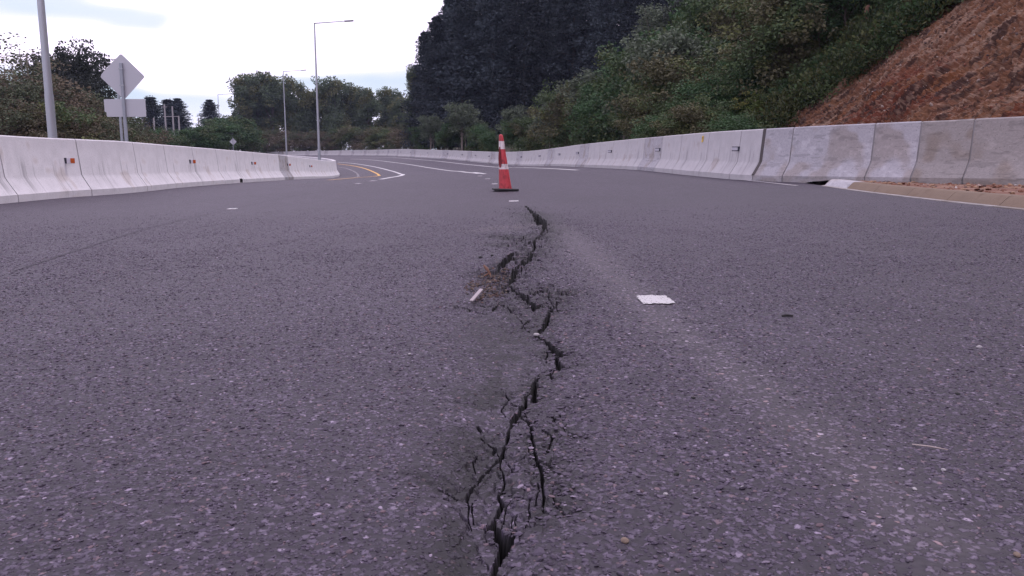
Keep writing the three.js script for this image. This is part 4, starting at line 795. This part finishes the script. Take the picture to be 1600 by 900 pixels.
plant('conifer', 'small_conifer', 'distant conifer behind the farthest lamp post', null, 327, 157, 165, 2.3);

// ---------------------------------------------------------------- lamp posts, signs, poles
function lampPost(label, px, py, d, arm = 2.5, H = 10.2) {
  const r = ray(px, py), x = r.x * d, y0 = land(x, d), g = add(new THREE.Group(), 'street_lamp', label, 'street lamp', 'lamp posts along the left side'); g.position.set(x, y0, -d);
  part(g, 'pole', tube([V(0, 0, 0), V(0, 2.2, 0), V(0, 2.25, 0), V(0, H - 0.05, 0)], [0.1, 0.092, 0.085, 0.042], 16), M.galv);
  const bp = new RoundedBoxGeometry(0.36, 0.03, 0.36, 2, 0.008); bp.translate(0, 0.015, 0); part(g, 'base_plate', bp, M.galv);
  part(g, 'arm', tube([V(-0.03, H - 0.04, 0), V(0.3, H - 0.02, 0), V(arm * 0.82, H + 0.1, 0)], [0.04, 0.036, 0.026], 10), M.galv);
  const cap = new THREE.SphereGeometry(0.05, 12, 8); cap.translate(0, H - 0.04, 0); part(g, 'cap', cap, M.galv);
  const head = new RoundedBoxGeometry(0.62, 0.075, 0.24, 3, 0.03); head.rotateZ(0.06); head.translate(arm * 0.82 + 0.27, H + 0.115, 0);
  const lum = part(g, 'luminaire', head, std(lin(0.22, 0.22, 0.25), 0.5, 0.3)); const gl = new THREE.BoxGeometry(0.34, 0.008, 0.17); gl.rotateZ(0.06); gl.translate(arm * 0.82 + 0.3, H + 0.074, 0); part(lum, 'lens', gl, std(lin(0.6, 0.6, 0.62), 0.3));
  const hatch = new RoundedBoxGeometry(0.07, 0.26, 0.012, 1, 0.004); hatch.translate(0, 0.75, 0.094); part(g, 'hatch', hatch, M.galv);
}
lampPost('thick galvanised lamp post beside the diamond sign', 82, 211, 18);
lampPost('tall lamp post standing at the rounded barrier end', 499, 246, 55);
lampPost('lamp post in front of the far grove', 448, 242, 92);
lampPost('farthest lamp post beside the small pointed conifer', 345, 230, 129);
function plate(w, h, rad, th, diamond) {
  const s = new THREE.Shape(), a = w / 2, b = h / 2; s.moveTo(-a + rad, -b); s.lineTo(a - rad, -b); s.quadraticCurveTo(a, -b, a, -b + rad); s.lineTo(a, b - rad); s.quadraticCurveTo(a, b, a - rad, b); s.lineTo(-a + rad, b); s.quadraticCurveTo(-a, b, -a, b - rad); s.lineTo(-a, -b + rad); s.quadraticCurveTo(-a, -b, -a + rad, -b);
  const g = new THREE.ExtrudeGeometry(s, { depth: th, bevelEnabled: false, curveSegments: 5 }); if (diamond) g.rotateZ(Math.PI / 4); g.translate(0, 0, -th / 2); return g;
}
function signPost(label, px, py, d, topRow, diaRow, rectRow, diaW, rect, group, postW = 0.075, front) {
  const r = ray(px, py), x = r.x * d, y0 = land(x, d), H = row => CAM_H + ray(px, row).y * d - y0, g = add(new THREE.Group(), 'road_sign', label, 'road sign', group); g.position.set(x, y0, -d);
  const top = H(topRow), pg = new RoundedBoxGeometry(postW, top, postW * 0.8, 2, 0.012); pg.translate(0, top / 2, 0.0); part(g, 'post', pg, std(lin(0.30, 0.32, 0.36), 0.55, 0.4));
  const dg = plate(diaW, diaW, 0.06, 0.012, true); dg.translate(0.0, H(diaRow), -postW * 0.4 - 0.008); const p = part(g, 'diamond_plate', dg, front ?? M.aluBack);
  if (rect) { const rg = plate(rect[0], rect[1], 0.03, 0.012); rg.translate(rect[2] ?? 0, H(rectRow), -postW * 0.4 - 0.008); part(g, 'lower_plate', rg, front ?? M.aluBack); }
  for (const yy of [diaRow - 12, diaRow + 14]) { const b = new RoundedBoxGeometry(postW * 1.5, 0.03, 0.01, 1, 0.003); b.translate(0, H(yy), postW * 0.4 + 0.004); part(g, 'clamp', b, M.galv); }
}
signPost('grey back of a diamond road sign with a rectangular plate below', 194, 170, 20.4, 98, 119.5, 168.5, 0.80, [1.0, 0.44, 0.03]);
signPost('second diamond sign peeping out behind the nearer one', 187, 170, 27, 100, 117, 165, 0.80, [1.05, 0.42, 0.0], null, 0.075);
signPost('small pale diamond sign by the farthest lamp post', 364, 221, 84, 215, 221.5, 0, 0.52, null, null, 0.06, std(lin(0.5, 0.5, 0.54), 0.5));
{
  const poleMat = std(lin(0.30, 0.28, 0.29), 0.9), spots = [[222, 186, 118, 'utility pole just right of the diamond sign'], [240, 184, 120, 'thin pole below the first pointed conifer'], [256.7, 163, 122, 'tall thin pole in front of the paired conifers'], [269, 166, 124, 'middle thin pole in front of the paired conifers'], [279, 181, 120, 'shorter pole carrying the crossbar by the conifers'], [310, 184, 130, 'lone thin pole in the gap of sky'], [355.5, 195, 126, 'short post with a dark red cap beside the small diamond sign']];
  for (const [px, top, d, label] of spots) {
    const r = ray(px, top), x = r.x * d, y0 = land(x, d), h = CAM_H + r.y * d - y0, g = add(new THREE.Group(), 'utility_pole', label, 'pole'); g.position.set(x, y0, -d);
    part(g, 'shaft', tube([V(0, 0, 0), V(0, h, 0)], [0.15, 0.1], 8), poleMat);
    if (px > 350) { const c = new THREE.CylinderGeometry(0.14, 0.14, 0.35, 10); c.translate(0, h + 0.1, 0); part(g, 'cap', c, std(lin(0.2, 0.05, 0.05), 0.8)); }
    if (px > 278 && px < 280) { const b = new THREE.BoxGeometry(2.3, 0.09, 0.09); b.translate(-1.1, h - 0.1, 0.12); part(g, 'crossbar', b, poleMat); }
    if (px > 255 && px < 257) { const b = new THREE.BoxGeometry(0.9, 0.08, 0.08); b.translate(0, h - 0.4, 0.1); part(g, 'crossbar', b, poleMat); }
  }
  const a = V(ray(322, 193).x * 128, CAM_H + ray(322, 193).y * 128, -128), b = V(ray(355.5, 196).x * 126, CAM_H + ray(355.5, 196).y * 126, -126);
  add(mesh(tube([a, a.clone().lerp(b, 0.5).add(V(0, -0.1, 0)), b], [0.035, 0.035, 0.035], 5), poleMat), 'overhead_wire', 'thin overhead wire running to the red capped post', 'wire');
  // broken trunk on the hillside
  const d = 26.5, r = ray(1350, 66), x = r.x * d, y0 = land(x, d), top = CAM_H + ray(1351, 8).y * d - y0;
  const tg = tube([V(0, -0.3, 0), V(0.02, top * 0.5, 0), V(0.05, top * 0.93, 0.02), V(0.05, top, 0.02)], [0.12, 0.1, 0.085, 0.03], 9), st = add(new THREE.Group(), 'dead_trunk', 'reddish broken tree trunk standing on the hillside', 'tree stump'); st.position.set(x, y0, -d);
  part(st, 'trunk', tg, std(lin(0.17, 0.085, 0.06), 0.95));
}

// ---------------------------------------------------------------- litter on the asphalt
function litter(name, label, category, px, py, geo, mat, rotY, lift, group) { const h = hit(px, py), y = roadY(h.x, h.d, [0, 9]); const m = add(mesh(geo, mat), name, label, category, group); m.position.set(h.x, y + lift, -h.d); m.rotation.y = rotY; return m; }
litter('bark_strip', 'bent reddish strip of bark lying on the loose grit', 'bark', 762, 440, mergeGeometries([tube([V(-0.015, 0.042, -0.01), V(-0.004, 0.030, 0), V(0.008, 0.014, 0.006), V(-0.013, 0.003, 0.012)], [0.004, 0.007, 0.0065, 0.003], 6), tube([V(0.008, 0.014, 0.006), V(0.012, 0.002, 0.02)], [0.005, 0.002], 5)]), std(lin(0.16, 0.085, 0.06), 0.9), 0, 0.002);
{ const g = new RoundedBoxGeometry(0.014, 0.006, 0.075, 2, 0.002); g.rotateX(0.42); litter('wood_chip', 'pale flat wood chip beside the crack', 'wood chip', 744.5, 470, g, std(lin(0.33, 0.29, 0.30), 0.85), -0.5, 0.016); }
litter('twig', 'thin pale straw lying right of the dusty streak', 'twig', 1452, 704, tube([V(-0.021, 0.003, -0.012), V(0, 0.004, 0), V(0.022, 0.003, 0.012)], [0.0009, 0.0012, 0.0008], 6), std(lin(0.34, 0.28, 0.265), 0.9), 0, 0.001);
litter('twig', 'short black twig beyond the white paint square', 'twig', 1230, 497.5, tube([V(-0.016, 0.004, 0), V(0, 0.006, 0.002), V(0.016, 0.004, 0)], [0.003, 0.0042, 0.0025], 6), std(lin(0.015, 0.013, 0.014), 0.9), 0, 0.001);
const Rl = rng(700);
for (const [px, py, s, c] of [[1057, 747, 0.004, 0], [1083, 626, 0.004, 0], [1496, 617, 0.004, 0], [751, 404, 0.009, 0], [769, 402, 0.008, 0], [838, 521.5, 0.007, 1], [1160, 769, 0.003, 1], [1429, 768, 0.003, 1], [1474, 738, 0.003, 1], [1589, 873, 0.004, 2], [976, 853, 0.0045, 2], [1040, 780, 0.003, 1], [640, 555, 0.004, 1], [1530, 545, 0.006, 1]]) {
  const g = new THREE.IcosahedronGeometry(s, 1), p = g.attributes.position; for (let i = 0; i < p.count; i++) { const f = 0.8 + 0.4 * vnoise(p.getX(i) / s * 1.5 + 9, p.getY(i) / s * 1.5 + p.getZ(i) / s + 5 + px, 71); p.setXYZ(i, p.getX(i) * f * 1.15, p.getY(i) * f * 0.7, p.getZ(i) * f); } g.computeVertexNormals();
  litter('pebble', ['small black pebble lying loose on the asphalt', 'small white pebble lying loose on the asphalt', 'small sandy pebble lying loose on the asphalt'][c], 'pebble', px, py, g, std([lin(0.02, 0.02, 0.02), lin(0.30, 0.28, 0.29), lin(0.15, 0.11, 0.085)][c], 0.85), Rl() * 6, s * 0.45, ['loose black pebbles', 'loose white pebbles', 'loose sandy pebbles'][c]);
}
// grit washed up at the foot of the step in the crack
{
  const R = rng(711), g = new THREE.IcosahedronGeometry(1, 0), N = 900, im = new THREE.InstancedMesh(g, std(0xffffff, 0.95), N), m4 = new THREE.Matrix4(), q = new THREE.Quaternion(), col = new THREE.Color(), c0 = hit(765, 448);
  for (let i = 0; i < N; i++) {
    const a = R() * 6.28, k = Math.pow(R(), 0.7), x = c0.x + Math.cos(a) * k * (0.05 + 0.05 * vnoise(a * 2, 3, 5)) + 0.03 * (R() - 0.5), d = c0.d + Math.sin(a) * k * (0.25 + 0.2 * vnoise(a * 2, 9, 6)) + 0.08 * (R() - 0.5), r = 0.0016 + 0.0048 * Math.pow(R(), 2.5), y = roadY(x, d, crackAt(x, d));
    q.setFromEuler(new THREE.Euler(R() * 6, R() * 6, R() * 6)); m4.compose(V(x, y + r * 0.3, -d), q, V(r * 1.2, r * 0.7, r)); im.setMatrixAt(i, m4);
    const w = R(); w < 0.3 ? col.setRGB(0.085, 0.058, 0.045) : w < 0.4 ? col.setRGB(0.15, 0.12, 0.10) : w < 0.8 ? col.setRGB(0.05, 0.043, 0.045) : col.setRGB(0.1, 0.06, 0.05); im.setColorAt(i, col);
  }
  im.castShadow = im.receiveShadow = true; add(im, 'grit', 'brown grit and crumbs gathered against the crack', 'gravel', null, 'stuff');
}
renderer.render(scene, camera);
